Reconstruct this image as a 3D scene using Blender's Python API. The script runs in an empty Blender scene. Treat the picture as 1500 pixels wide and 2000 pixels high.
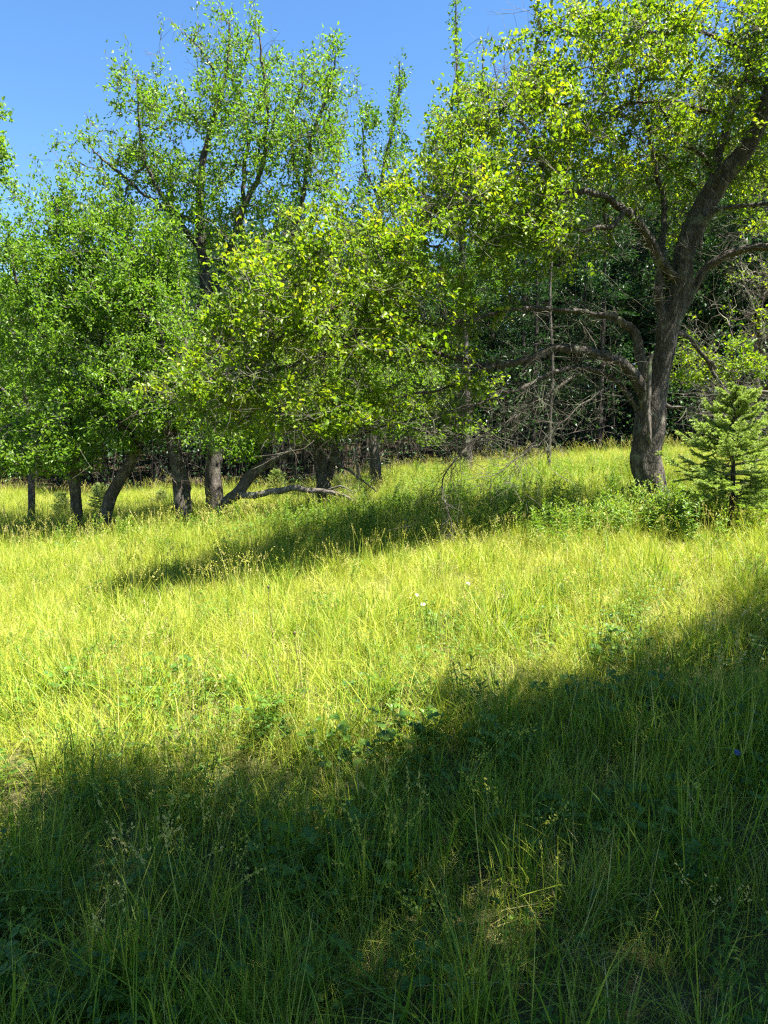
import bpy, math, random
import numpy as np
from mathutils import Vector, Matrix, Euler

R = np.random.RandomState(7)
random.seed(7)
scene = bpy.context.scene
COL = scene.collection

# ------------------------------------------------------------------ camera
PITCH = math.radians(-6.0)
FPX = 1380.0                      # focal length in pixels of the 1500 x 2000 frame
CAM = np.array([0.0, 0.0, 1.68])
cd = bpy.data.cameras.new("camera")
cam = bpy.data.objects.new("camera", cd)
COL.objects.link(cam)
cam.location = CAM
cam.rotation_euler = (math.radians(90) + PITCH, 0, 0)
cd.sensor_width = 36.0
cd.lens = 36.0 * FPX / 2000.0
cd.clip_start = 0.05
cd.clip_end = 2000.0
scene.camera = cam

# ------------------------------------------------------------------ light
SUN_EL, SUN_AZ = math.radians(64), math.radians(117)     # azimuth: clockwise from the view direction (+Y)
SUN = np.array([math.cos(SUN_EL) * math.sin(SUN_AZ), math.cos(SUN_EL) * math.cos(SUN_AZ), math.sin(SUN_EL)])
w = bpy.data.worlds.new("World")
scene.world = w
w.use_nodes = True
nt = w.node_tree
bg = nt.nodes["Background"]
sky = nt.nodes.new("ShaderNodeTexSky")
sky.sky_type = 'NISHITA'
sky.sun_disc = False
sky.sun_elevation = SUN_EL
sky.sun_rotation = SUN_AZ
sky.altitude = 300
sky.air_density = 1.0
sky.dust_density = 0.0
sky.ozone_density = 4.0
hs = nt.nodes.new("ShaderNodeHueSaturation")
hs.inputs['Saturation'].default_value = 1.15
nt.links.new(sky.outputs[0], hs.inputs['Color'])
nt.links.new(hs.outputs[0], bg.inputs[0])
bg.inputs[1].default_value = 0.053
sl = bpy.data.lights.new("sun", 'SUN')
sl.energy = 5.0
sl.angle = math.radians(0.53)
sl.color = (1.0, 0.95, 0.86)
so = bpy.data.objects.new("sun", sl)
COL.objects.link(so)
so.rotation_euler = Vector(SUN).to_track_quat('Z', 'Y').to_euler()
scene.view_settings.view_transform = 'Standard'
scene.view_settings.look = 'None'
scene.view_settings.gamma = 1.0
scene.view_settings.use_curve_mapping = False
scene.view_settings.exposure = 2.45
scene.cycles.max_bounces = 8
scene.cycles.diffuse_bounces = 4
scene.cycles.glossy_bounces = 2
scene.cycles.transmission_bounces = 6
scene.cycles.caustics_reflective = False
scene.cycles.caustics_refractive = False
scene.cycles.use_denoising = False
scene.cycles.pixel_filter_type = 'BLACKMAN_HARRIS'
scene.cycles.filter_width = 1.3


# ------------------------------------------------------------------ helpers
def sstep(a, b, x):
    t = np.clip((x - a) / (b - a), 0, 1)
    return t * t * (3 - 2 * t)


def ground(x, y):
    x = np.asarray(x, float); y = np.asarray(y, float)
    z = 0.08 + 0.11 * 9 * np.tanh(x / 9) * sstep(-3, 6, y) * np.where(x < 0, .86, 1) + 0.035 * np.clip(y, -10, 9) + .011 * np.clip(y - 9, 0, 50) + .09 * np.clip(y - 33, 0, 70)
    z = z + 0.035 * np.sin(x * .9 + y * .35) + 0.03 * np.sin(y * 1.1 - x * .4 + 1) + 0.02 * np.sin(x * 2.1 + 2) * np.sin(y * 1.9)
    z = z - .11 * sstep(4.5, 9, y)
    return z - 0.03


def at(px, py, Y):
    """a point of the place, named by where it shows and how far off it stands"""
    a = (px - 750.0) / FPX
    b = (1000.0 - py) / FPX
    dy = math.cos(PITCH) - b * math.sin(PITCH)
    dz = math.sin(PITCH) + b * math.cos(PITCH)
    k = Y / dy
    return np.array([a * k, Y, CAM[2] + dz * k])


def mesh(name, verts, faces, mats, tint=None, mat_idx=None, smooth=True):
    """verts (n,3); faces list of int arrays, each (m,k)"""
    me = bpy.data.meshes.new(name)
    verts = np.asarray(verts, np.float32)
    faces = [np.asarray(f, np.int32) for f in faces if len(f)]
    nl = sum(f.size for f in faces); nf = sum(len(f) for f in faces)
    me.vertices.add(len(verts)); me.vertices.foreach_set("co", verts.ravel())
    me.loops.add(nl); me.polygons.add(nf)
    me.loops.foreach_set("vertex_index", np.concatenate([f.ravel() for f in faces]))
    st = []; o = 0
    for f in faces:
        st.append(o + np.arange(len(f)) * f.shape[1]); o += f.size
    me.polygons.foreach_set("loop_start", np.concatenate(st).astype(np.int32))
    if mat_idx is not None:
        me.polygons.foreach_set("material_index", np.asarray(mat_idx, np.int32))
    me.polygons.foreach_set("use_smooth", np.full(nf, bool(smooth)))
    if tint is not None:
        a = me.attributes.new("tint", 'FLOAT', 'POINT')
        a.data.foreach_set("value", np.asarray(tint, np.float32))
    for m in (mats if isinstance(mats, (list, tuple)) else [mats]):
        me.materials.append(m)
    me.update(); me.validate()
    return me


def link(name, me, parent=None, loc=None, kind=None, label=None):
    o = bpy.data.objects.new(name, me)
    COL.objects.link(o)
    if parent is not None: o.parent = parent
    if loc is not None: o.location = loc
    if kind: o['kind'] = kind
    if label: o['label'] = label
    return o


def thing(name, loc, label, cat, group=None):
    o = bpy.data.objects.new(name, None)
    COL.objects.link(o)
    o.location = loc
    o.empty_display_size = 0.3
    o['label'] = label; o['category'] = cat
    if group: o['group'] = group
    return o


def copy_thing(src, loc, rz, sc, label, group):
    r = src.copy(); COL.objects.link(r)
    r.location = loc; r.rotation_euler = (0, 0, rz); r.scale = sc if hasattr(sc, '__len__') else (sc, sc, sc)
    r['label'] = label; r['group'] = group
    for ch in src.children:
        c = ch.copy(); COL.objects.link(c); c.parent = r
    return r


class MB:
    """collects verts and faces (tri and quad) with a per-vertex tint"""
    def __init__(s): s.v = []; s.f = {3: [], 4: []}; s.m = {3: [], 4: []}; s.t = []; s.n = 0
    def add(s, v, f, tint=0.5, mat=0):
        v = np.asarray(v, np.float32); s.v.append(v)
        for q in (f if isinstance(f, list) else [f]):
            q = np.asarray(q, np.int64)
            if len(q): s.f[q.shape[1]].append(q + s.n); s.m[q.shape[1]].append(np.full(len(q), mat))
        s.t.append(np.broadcast_to(np.asarray(tint, np.float32), (len(v),)))
        s.n += len(v)
    def mesh(s, name, mats, smooth=True, off=(0, 0, 0)):
        fs = []; mi = []
        for k in (3, 4):
            if s.f[k]: fs.append(np.concatenate(s.f[k])); mi.append(np.concatenate(s.m[k]))
        return mesh(name, np.concatenate(s.v) - np.asarray(off), fs, mats, np.concatenate(s.t), np.concatenate(mi), smooth)


def unit(v):
    v = np.asarray(v, float)
    return v / np.maximum(np.linalg.norm(v, axis=-1, keepdims=True), 1e-9)


def catmull(P, Rr, step):
    P = np.asarray(P, float); Rr = np.asarray(Rr, float)
    if len(P) == 2: P = np.array([P[0], (P[0] + P[1]) / 2, P[1]]); Rr = np.array([Rr[0], Rr.mean(), Rr[1]])
    Q = np.vstack([2 * P[0] - P[1], P, 2 * P[-1] - P[-2]])
    out = []; ro = []
    for i in range(len(P) - 1):
        n = max(2, int(np.linalg.norm(P[i + 1] - P[i]) / step))
        t = np.arange(n)[:, None] / n
        a, b, c, d = Q[i], Q[i + 1], Q[i + 2], Q[i + 3]
        out.append(.5 * (2 * b + (c - a) * t + (2 * a - 5 * b + 4 * c - d) * t ** 2 + (3 * b - a - 3 * c + d) * t ** 3))
        ro.append(Rr[i] + (Rr[i + 1] - Rr[i]) * t[:, 0])
    return np.vstack(out + [P[-1:]]), np.concatenate(ro + [Rr[-1:]])


def tube(P, Rr, sides, rough=0.0, seed=0, cap=False):
    P = np.asarray(P, float); Rr = np.asarray(Rr, float); n = len(P)
    T = unit(np.gradient(P, axis=0))
    d = unit(P[-1] - P[0])
    ref = np.array([0, 0, 1.]) if abs(d[2]) < .75 else np.array([1., 0.1, 0])
    A = unit(np.cross(T, ref)); B = np.cross(T, A)
    th = np.arange(sides) / sides * 2 * np.pi
    rr = Rr[:, None] * np.ones(sides)
    if rough:
        L = np.concatenate([[0], np.cumsum(np.linalg.norm(np.diff(P, axis=0), axis=1))])[:, None]
        s = seed * 1.7
        rr = rr * (1 + rough * (.5 * np.sin(2 * th + s + 1.3 * L) + .45 * np.sin(3 * th - s + 2.1 * L) + .4 * np.sin(5 * th + 2 * s - 3.0 * L)
                                + .35 * np.sin(7.3 * L + s + th) + .3 * np.sin(13 * L + 3 * np.sin(th * 2 + s)) + .25 * np.sin(9 * th + 5 * np.sin(2.5 * L + s)))
                   + rough * .25 * R.uniform(-1, 1, (n, sides)))
    V = P[:, None] + rr[..., None] * (np.cos(th)[None, :, None] * A[:, None] + np.sin(th)[None, :, None] * B[:, None])
    V = V.reshape(-1, 3)
    i = np.arange(n - 1)[:, None] * sides; j = np.arange(sides)[None]; j2 = (j + 1) % sides
    F = np.stack([i + j, i + j2, i + sides + j2, i + sides + j], -1).reshape(-1, 4)
    fs = [F]
    if cap:
        V = np.vstack([V, P[-1:] + T[-1:] * Rr[-1] * .3]); k = len(V) - 1; b0 = (n - 1) * sides
        fs.append(np.array([[b0 + a, b0 + (a + 1) % sides, k] for a in range(sides)]))
    return V, fs


# ------------------------------------------------------------------ materials
def mat_new(name):
    m = bpy.data.materials.new(name); m.use_nodes = True
    n = m.node_tree; n.nodes.clear()
    out = n.nodes.new("ShaderNodeOutputMaterial")
    return m, n, out


def ramp(n, stops):
    r = n.nodes.new("ShaderNodeValToRGB")
    e = r.color_ramp.elements
    while len(e) < len(stops): e.new(.5)
    for k, (p, c) in enumerate(stops): e[k].position = p; e[k].color = (*c, 1)
    return r


def leaf_mat(name, stops, trans=0.45, tcol=(1.0, 1.15, 0.5), rough=.45, spec=.35, jit=.25):
    m, n, out = mat_new(name)
    a = n.nodes.new("ShaderNodeAttribute"); a.attribute_name = "tint"
    oi = n.nodes.new("ShaderNodeObjectInfo")
    ad = n.nodes.new("ShaderNodeMath"); ad.operation = 'MULTIPLY_ADD'
    ad.inputs[1].default_value = jit
    n.links.new(oi.outputs['Random'], ad.inputs[0]); n.links.new(a.outputs['Fac'], ad.inputs[2])
    sb = n.nodes.new("ShaderNodeMath"); sb.operation = 'SUBTRACT'; sb.inputs[1].default_value = jit / 2
    n.links.new(ad.outputs[0], sb.inputs[0])
    r = ramp(n, stops); n.links.new(sb.outputs[0], r.inputs[0])
    p = n.nodes.new("ShaderNodeBsdfPrincipled")
    n.links.new(r.outputs[0], p.inputs['Base Color'])
    p.inputs['Roughness'].default_value = rough
    p.inputs['Specular IOR Level'].default_value = spec
    t = n.nodes.new("ShaderNodeBsdfTranslucent")
    mx = n.nodes.new("ShaderNodeMix"); mx.data_type = 'RGBA'; mx.blend_type = 'MULTIPLY'; mx.inputs[0].default_value = 1
    n.links.new(r.outputs[0], mx.inputs[6]); mx.inputs[7].default_value = (*tcol, 1)
    n.links.new(mx.outputs[2], t.inputs[0])
    s = n.nodes.new("ShaderNodeMixShader"); s.inputs[0].default_value = trans
    n.links.new(p.outputs[0], s.inputs[1]); n.links.new(t.outputs[0], s.inputs[2])
    n.links.new(s.outputs[0], out.inputs[0])
    return m


def bark_mat(name, dark, mid, light, sc=18, bump=.6, lichen=(.17, .17, .12), lich=.6):
    m, n, out = mat_new(name)
    tc = n.nodes.new("ShaderNodeTexCoord")
    mp = n.nodes.new("ShaderNodeMapping"); mp.inputs['Scale'].default_value = (1, 1, .3)
    n.links.new(tc.outputs['Object'], mp.inputs[0])
    n1 = n.nodes.new("ShaderNodeTexNoise"); n1.inputs['Scale'].default_value = sc; n1.inputs['Detail'].default_value = 6; n1.inputs['Roughness'].default_value = .7
    n.links.new(mp.outputs[0], n1.inputs[0])
    vo = n.nodes.new("ShaderNodeTexVoronoi"); vo.inputs['Scale'].default_value = sc * 2.2; vo.feature = 'DISTANCE_TO_EDGE'
    n.links.new(mp.outputs[0], vo.inputs[0])
    r = ramp(n, [(.3, dark), (.5, mid), (.75, light)]); n.links.new(n1.outputs[0], r.inputs[0])
    cr = ramp(n, [(0.0, (.35, .33, .3)), (.18, (1, 1, 1))]); n.links.new(vo.outputs[0], cr.inputs[0])
    mu = n.nodes.new("ShaderNodeMix"); mu.data_type = 'RGBA'; mu.blend_type = 'MULTIPLY'; mu.inputs[0].default_value = .8
    n.links.new(r.outputs[0], mu.inputs[6]); n.links.new(cr.outputs[0], mu.inputs[7])
    n2 = n.nodes.new("ShaderNodeTexNoise"); n2.inputs['Scale'].default_value = 5; n2.inputs['Detail'].default_value = 5
    n.links.new(tc.outputs['Object'], n2.inputs[0])
    r2 = ramp(n, [(lich, (0, 0, 0)), (lich + .08, (.7, .7, .7))]); n.links.new(n2.outputs[0], r2.inputs[0])
    m2 = n.nodes.new("ShaderNodeMix"); m2.data_type = 'RGBA'
    n.links.new(r2.outputs[0], m2.inputs[0]); n.links.new(mu.outputs[2], m2.inputs[6]); m2.inputs[7].default_value = (*lichen, 1)
    p = n.nodes.new("ShaderNodeBsdfPrincipled"); p.inputs['Roughness'].default_value = .9; p.inputs['Specular IOR Level'].default_value = .15
    n.links.new(m2.outputs[2], p.inputs['Base Color'])
    h = n.nodes.new("ShaderNodeMath"); h.operation = 'MULTIPLY_ADD'; h.inputs[1].default_value = .7
    n.links.new(cr.outputs[0], h.inputs[0]); n.links.new(n1.outputs[0], h.inputs[2])
    b = n.nodes.new("ShaderNodeBump"); b.inputs['Strength'].default_value = bump; b.inputs['Distance'].default_value = .02
    n.links.new(h.outputs[0], b.inputs['Height']); n.links.new(b.outputs[0], p.inputs['Normal'])
    n.links.new(p.outputs[0], out.inputs[0])
    return m


M = {}
M['bark'] = bark_mat('apple_bark', (.04, .034, .028), (.085, .074, .062), (.19, .17, .15))
M['bark_dark'] = bark_mat('old_bark', (.035, .03, .025), (.075, .065, .055), (.15, .14, .12), lich=.58)
M['dead'] = bark_mat('bare_dead_wood', (.07, .06, .048), (.13, .115, .095), (.24, .22, .19), sc=10, bump=.3, lichen=(.2, .22, .13), lich=.6)
M['twig'] = bark_mat('twig_bark', (.055, .047, .038), (.105, .09, .075), (.2, .18, .155), sc=30, bump=0.1, lichen=(.17, .19, .11), lich=.52)
M['pine_bark'] = bark_mat('conifer_bark', (.018, .015, .012), (.036, .03, .026), (.09, .08, .068), sc=12, lich=.62)
M['apple'] = leaf_mat('apple_leaf', [(0, (.05, .11, .010)), (.45, (.12, .21, .014)), (.8, (.22, .30, .02)), (1, (.36, .36, .03))], .55, (1.25, 1.25, .35))
M['green'] = leaf_mat('green_leaf', [(0, (.055, .13, .016)), (.5, (.135, .24, .022)), (1, (.24, .33, .03))], .52, (1.05, 1.2, .4))
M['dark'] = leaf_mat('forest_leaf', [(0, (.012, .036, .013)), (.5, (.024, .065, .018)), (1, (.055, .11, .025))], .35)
M['needle'] = leaf_mat('spruce_needle', [(0, (.12, .18, .045)), (.5, (.24, .33, .075)), (1, (.38, .46, .12))], .35, rough=.5)
M['grass'] = leaf_mat('meadow_grass_blade', [(0, (.07, .17, .012)), (.35, (.225, .315, .022)), (.65, (.385, .40, .045)), (.85, (.46, .44, .10)), (1, (.54, .46, .22))], .45, (1.1, 1.12, .6), rough=.5, spec=.3, jit=.3)
M['weed'] = leaf_mat('weed_leaf', [(0, (.045, .12, .02)), (.5, (.11, .21, .02)), (1, (.22, .29, .03))], .45, (1.1, 1.15, .5))
M['petal'] = leaf_mat('white_petal', [(0, (.7, .7, .66)), (1, (.8, .8, .78))], .3, (1, 1, 1), jit=0)
M['yolk'] = leaf_mat('yellow_disc', [(0, (.5, .3, .02)), (1, (.6, .38, .03))], 0, jit=0)
M['blue'] = leaf_mat('blue_petal', [(0, (.12, .16, .5)), (1, (.2, .25, .6))], .3, (1, 1, 1), jit=0)
M['seedhead'] = leaf_mat('dark_seed_head', [(0, (.05, .035, .02)), (1, (.10, .07, .04))], 0, jit=0)


def ground_mat():
    m, n, out = mat_new('meadow_soil')
    tc = n.nodes.new("ShaderNodeTexCoord")
    n1 = n.nodes.new("ShaderNodeTexNoise"); n1.inputs['Scale'].default_value = 9; n1.inputs['Detail'].default_value = 8; n1.inputs['Roughness'].default_value = .75
    n2 = n.nodes.new("ShaderNodeTexNoise"); n2.inputs['Scale'].default_value = .8; n2.inputs['Detail'].default_value = 4
    n3 = n.nodes.new("ShaderNodeTexNoise"); n3.inputs['Scale'].default_value = 70; n3.inputs['Detail'].default_value = 3
    for q in (n1, n2, n3): n.links.new(tc.outputs['Object'], q.inputs[0])
    r1 = ramp(n, [(.3, (.03, .027, .013)), (.5, (.075, .07, .028)), (.7, (.15, .12, .065))]); n.links.new(n1.outputs[0], r1.inputs[0])
    r2 = ramp(n, [(.35, (.05, .08, .015)), (.65, (.16, .15, .06))]); n.links.new(n2.outputs[0], r2.inputs[0])
    mx = n.nodes.new("ShaderNodeMix"); mx.data_type = 'RGBA'; mx.inputs[0].default_value = .4
    n.links.new(r1.outputs[0], mx.inputs[6]); n.links.new(r2.outputs[0], mx.inputs[7])
    # forest floor of brown needles and leaves beyond the meadow's edge
    a = n.nodes.new("ShaderNodeAttribute"); a.attribute_name = "tint"
    r3 = ramp(n, [(.35, (.02, .015, .01)), (.55, (.045, .033, .02)), (.75, (.09, .065, .04))]); n.links.new(n1.outputs[0], r3.inputs[0])
    m3 = n.nodes.new("ShaderNodeMix"); m3.data_type = 'RGBA'
    n.links.new(a.outputs['Fac'], m3.inputs[0]); n.links.new(mx.outputs[2], m3.inputs[6]); n.links.new(r3.outputs[0], m3.inputs[7])
    p = n.nodes.new("ShaderNodeBsdfPrincipled"); p.inputs['Roughness'].default_value = 1; p.inputs['Specular IOR Level'].default_value = .1
    n.links.new(m3.outputs[2], p.inputs['Base Color'])
    b = n.nodes.new("ShaderNodeBump"); b.inputs['Strength'].default_value = .8; b.inputs['Distance'].default_value = .03
    h = n.nodes.new("ShaderNodeMath"); h.operation = 'ADD'
    n.links.new(n1.outputs[0], h.inputs[0]); n.links.new(n3.outputs[0], h.inputs[1])
    n.links.new(h.outputs[0], b.inputs['Height']); n.links.new(b.outputs[0], p.inputs['Normal'])
    n.links.new(p.outputs[0], out.inputs[0])
    return m


# ------------------------------------------------------------------ ground
def edge_y(x):          # where the meadow ends and the wood begins
    return 22.5 + 1.2 * np.sin(x * .35) + .7 * np.sin(x * .9 + 1) - .06 * np.clip(x, -20, 20)


def build_ground():
    def axis(lo, hi, a, b, st):
        mid = np.arange(a, b + st, st)
        k = np.geomspace(1, hi - b + 1, 40)[1:] - 1
        k2 = np.geomspace(1, a - lo + 1, 40)[1:] - 1
        return np.concatenate([(a - k2)[::-1], mid, b + k])
    xs = axis(-700, 700, -22, 22, .25); ys = axis(-700, 900, -12, 40, .25)
    X, Y = np.meshgrid(xs, ys)
    Z = ground(X, Y)
    V = np.stack([X, Y, Z], -1).reshape(-1, 3)
    nx = len(xs); i = np.arange(len(ys) - 1)[:, None] * nx; j = np.arange(nx - 1)[None]
    F = np.stack([i + j, i + j + 1, i + nx + j + 1, i + nx + j], -1).reshape(-1, 4)
    t = sstep(-.8, 1.2, Y - edge_y(X)) * (Y < 400)
    o = link('ground', mesh('ground', V, [F], ground_mat(), t.ravel()))
    o['kind'] = 'structure'


build_ground()


# ------------------------------------------------------------------ leaves
def leaf_geo(pos, d, nrm, size, tint, wide=.62, detail=True, fold=.18):
    """pos (n,3) leaf bases; d direction; nrm rough normal; size length"""
    n = len(pos)
    d = unit(d); s = unit(np.cross(d, nrm)); u = np.cross(s, d)
    L = size[:, None]
    W = L * wide * .5
    if detail:   # 6-vertex leaf: base, two lower sides, two upper sides, tip; folded along the middle, drooping tip
        b = pos
        l1 = pos + d * L * .35 - s * W + u * L * fold
        r1 = pos + d * L * .35 + s * W + u * L * fold
        l2 = pos + d * L * .72 - s * W * .75 + u * L * fold * .7
        r2 = pos + d * L * .72 + s * W * .75 + u * L * fold * .7
        t = pos + d * L - u * L * .12
        m = pos + d * L * .5 + u * L * .02
        V = np.stack([b, l1, r1, l2, r2, t, m], 1).reshape(-1, 3)
        o = np.arange(n)[:, None] * 7
        F3 = np.concatenate([o + np.array([[0, 2, 6]]), o + np.array([[2, 4, 6]]), o + np.array([[4, 5, 6]]),
                             o + np.array([[5, 3, 6]]), o + np.array([[3, 1, 6]]), o + np.array([[1, 0, 6]])])
        return V, F3, np.repeat(tint, 7)
    l = pos + d * L * .45 - s * W + u * L * fold
    r = pos + d * L * .45 + s * W + u * L * fold
    t = pos + d * L
    V = np.stack([pos, r, t, l], 1).reshape(-1, 3)
    o = np.arange(n)[:, None] * 4
    F3 = np.concatenate([o + np.array([[0, 1, 2]]), o + np.array([[0, 2, 3]])])
    return V, F3, np.repeat(tint, 4)


# ------------------------------------------------------------------ trees
def blob_points(blobs, n, rs, clump=.9, fill=.35):
    """points inside ellipsoids (c, r(3), weight), gathered in loose clumps"""
    W = np.array([b[2] for b in blobs], float) * np.array([np.prod(b[1]) ** .8 for b in blobs]); W /= W.sum()
    out = []
    for b, k in zip(blobs, rs.multinomial(n, W)):
        if not k: continue
        kc = max(2, int(k / 7)); c = unit(rs.normal(size=(kc, 3))) * (rs.uniform(fill ** 3, 1, (kc, 1)) ** (1 / 3.))
        ci = rs.randint(0, kc, k)
        p = c[ci] + rs.normal(size=(k, 3)) * .11 * clump / max(.5, np.mean(b[1]) / 1.5)
        out.append(np.asarray(b[0]) + p * np.asarray(b[1]))
    return np.vstack(out)


def grow_tree(name, base, limbs, blobs, n_tips, label, cat='tree', group=None, seed=1, leaf=.065, per=14, leafmat='apple',
              barkmat='bark', detail=False, bare=0, r_tip=.0028, dead_tips=0, lift=.25, up=.6, tintc=.5, tints=.22, big_leaves=0,
              trunk_sides=16, keep=None, wide=.62, droop=.0, tip_len=.3, spray=.75, shoots=0):
    """limbs: list of (points, radii, kind) in world coordinates; the first is the trunk. kind 'dead' bears no leaves."""
    rs = np.random.RandomState(seed)
    base = np.asarray(base, float)
    root = thing(name, base, label, cat, group)
    # limbs as parts
    nodes = []; dirs = []; owner = []; dn = []
    for k, lm in enumerate(limbs):
        P, rr, kind = lm[0], lm[1], lm[2]
        Pc, rc = catmull(P, rr, .06 if k == 0 else .08)
        w = np.cumsum(rs.normal(size=Pc.shape) * (.005 if k == 0 else .013), axis=0); w -= np.linspace(0, 1, len(w))[:, None] * w[-1]
        Pc = Pc + w * (0.6 if k == 0 else 1.0)
        if k == 0:
            h = Pc[:, 2] - Pc[0, 2]; rc = rc * (1 + .45 * np.exp(-np.clip(h, 0, 9) / .13))
        mb = MB(); V, F = tube(Pc, rc, trunk_sides if rc[0] > .06 else 9, .11 if rc[0] > .05 else .17, seed + k, cap=True)
        mb.add(V, F)
        mname = 'trunk' if k == 0 else ('dead_limb' if kind == 'dead' else 'limb')
        if kind == 'stub': mname = 'dead_stub'
        lo = link(mname, mb.mesh(mname, M['dead'] if kind in ('dead', 'stub') else M[barkmat], off=base), root)
        if len(lm) > 3: lo['label'] = lm[3]
        if kind in ('dead', 'stub'):
            if kind == 'dead': dn += list(zip(Pc[3:], unit(np.gradient(Pc, axis=0))[3:]))
            continue
        i0 = int(len(Pc) * (.45 if k == 0 else .12))
        T = unit(np.gradient(Pc, axis=0))
        nodes.append(Pc[i0::2]); dirs.append(T[i0::2]); owner += [(-1 - k, 0)] * len(Pc[i0::2])
    nodes = np.vstack(nodes); dirs = np.vstack(dirs)
    A = blob_points(blobs, n_tips, rs)
    if keep is not None: A = A[keep(A)]
    if shoots:      # upright watershoots standing out of the top of the crown
        top = A[np.argsort(-(A[:, 2] + rs.normal(0, .9, len(A))))[:len(A) // 3]]
        S = []
        for p in top[rs.randint(0, len(top), shoots)]:
            h = rs.uniform(.3, 1.1); d = rs.normal(size=3) * .15 + [0, 0, 1]
            S += [p + d * u * h for u in np.arange(.25, 1.01, .25)]
        A = np.vstack([A, S])
    gz = ground(A[:, 0], A[:, 1]); A = A[A[:, 2] > gz + .35]
    # nearest skeleton distance, near ones first
    D = np.full(len(A), 1e9)
    for s in range(0, len(nodes), 400):
        D = np.minimum(D, np.linalg.norm(A[:, None] - nodes[None, s:s + 400], axis=2).min(1))
    A = A[np.argsort(D)]
    cap = len(nodes) + len(A) * 12 + 10
    N = np.zeros((cap, 3)); TD = np.zeros((cap, 3)); OW = np.zeros((cap, 2), int); n = len(nodes)
    N[:n] = nodes; TD[:n] = dirs; OW[:n] = owner
    chains = []
    for a in A:
        v = a - N[:n]; dd = np.linalg.norm(v, axis=1) + 1e-6
        ca = (v * TD[:n]).sum(1) / dd
        k = int(np.argmin(dd * (1.35 - .45 * ca)))
        p = N[k]; t = TD[k]; d = dd[k]
        if d < .05: continue
        c = p + t * d * .35 + np.array([0, 0, 1.]) * d * lift * .5 + rs.normal(size=3) * d * .07
        m = int(np.clip(d / .11, 3, 10))
        s = (np.arange(m + 1) / m)[:, None]
        q = (1 - s) ** 2 * p + 2 * s * (1 - s) * c + s ** 2 * a
        q[1:-1] += rs.normal(size=(m - 1, 3)) * min(.022, d * .05)
        tt = unit(np.gradient(q, axis=0))
        ch = dict(P=q, T=tt, par=tuple(OW[k]), cnt=np.ones(m + 1), L=d)
        ci = len(chains); chains.append(ch)
        N[n:n + m] = q[1:]; TD[n:n + m] = tt[1:]; OW[n:n + m, 0] = ci; OW[n:n + m, 1] = np.arange(1, m + 1); n += m
    for ci in range(len(chains) - 1, -1, -1):
        ch = chains[ci]; pc, pi = ch['par']
        if pc >= 0: chains[pc]['cnt'][:pi + 1] += ch['cnt'][0]
    tw = MB()
    lp = []; ld = []; lt = []
    for ch in chains:
        rad = r_tip * ch['cnt'] ** .42
        rad[-1] = r_tip * .6
        V, F = tube(ch['P'], rad, 5 if rad[0] > .012 else 3)
        tw.add(V, F)
        # leaves along the outer end
        P = ch['P']; T = ch['T']
        k = rs.poisson(per)
        if rs.rand() < bare: k = 0
        if k:
            tl = min(1, tip_len / max(ch['L'], .01))
            t = (1 - tl * rs.rand(k) ** 1.2) * (len(P) - 1)
            i = np.clip(t.astype(int), 0, len(P) - 2); f = (t - i)[:, None]
            pos = P[i] * (1 - f) + P[i + 1] * f
            lp.append(pos + rs.normal(size=(k, 3)) * leaf * spray); ld.append(T[i] * .6 + rs.normal(size=(k, 3)) * .75 + np.array([0, 0, .15 - droop]))
            lt.append(np.full(k, rs.normal(0, tints * .6)))
        # fine bare twiglets
    if dead_tips:
        for _ in range(dead_tips):
            u = rs.rand()
            if u < .45 or (u > .93 and not len(dn)): p, td = (lambda k: (N[k], TD[k]))(rs.randint(len(nodes), n))
            elif u < .93: p, td = (lambda k: (N[k], TD[k]))(rs.randint(0, len(nodes)))
            else: p, td = dn[rs.randint(len(dn))]
            d0 = unit(td + rs.normal(size=3) * .8 + np.array([0, 0, -.45])); L = rs.uniform(.15, .8)
            m = 5; q = [p]
            for _i in range(m):
                d0 = unit(d0 + rs.normal(size=3) * .28); q.append(q[-1] + d0 * L / m)
            V, F = tube(np.array(q), np.linspace(r_tip * 1.3, r_tip * .5, m + 1), 3); tw.add(V, F)
            for _j in range(3):
                j = rs.randint(1, m); dj = unit(d0 + rs.normal(size=3) * .8); q2 = np.array([q[j], q[j] + dj * L * .25, q[j] + dj * L * .5 + rs.normal(size=3) * .02])
                V, F = tube(q2, [r_tip * .8, r_tip * .7, r_tip * .4], 3); tw.add(V, F)
    link('twigs', tw.mesh('twigs', M['twig'] if barkmat != 'pine_bark' else M['pine_bark'], off=base), root, kind='stuff')
    pos = np.vstack(lp); d = np.vstack(ld); lt = np.concatenate(lt)
    nl = len(pos)
    nrm = np.array([0, 0, up]) + SUN * .35 * up + rs.normal(size=(nl, 3)) * .55
    size = leaf * rs.uniform(.45, 1.25, nl)
    tint = np.clip(tintc + lt + rs.normal(0, tints * .6, nl), 0, 1)
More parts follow.
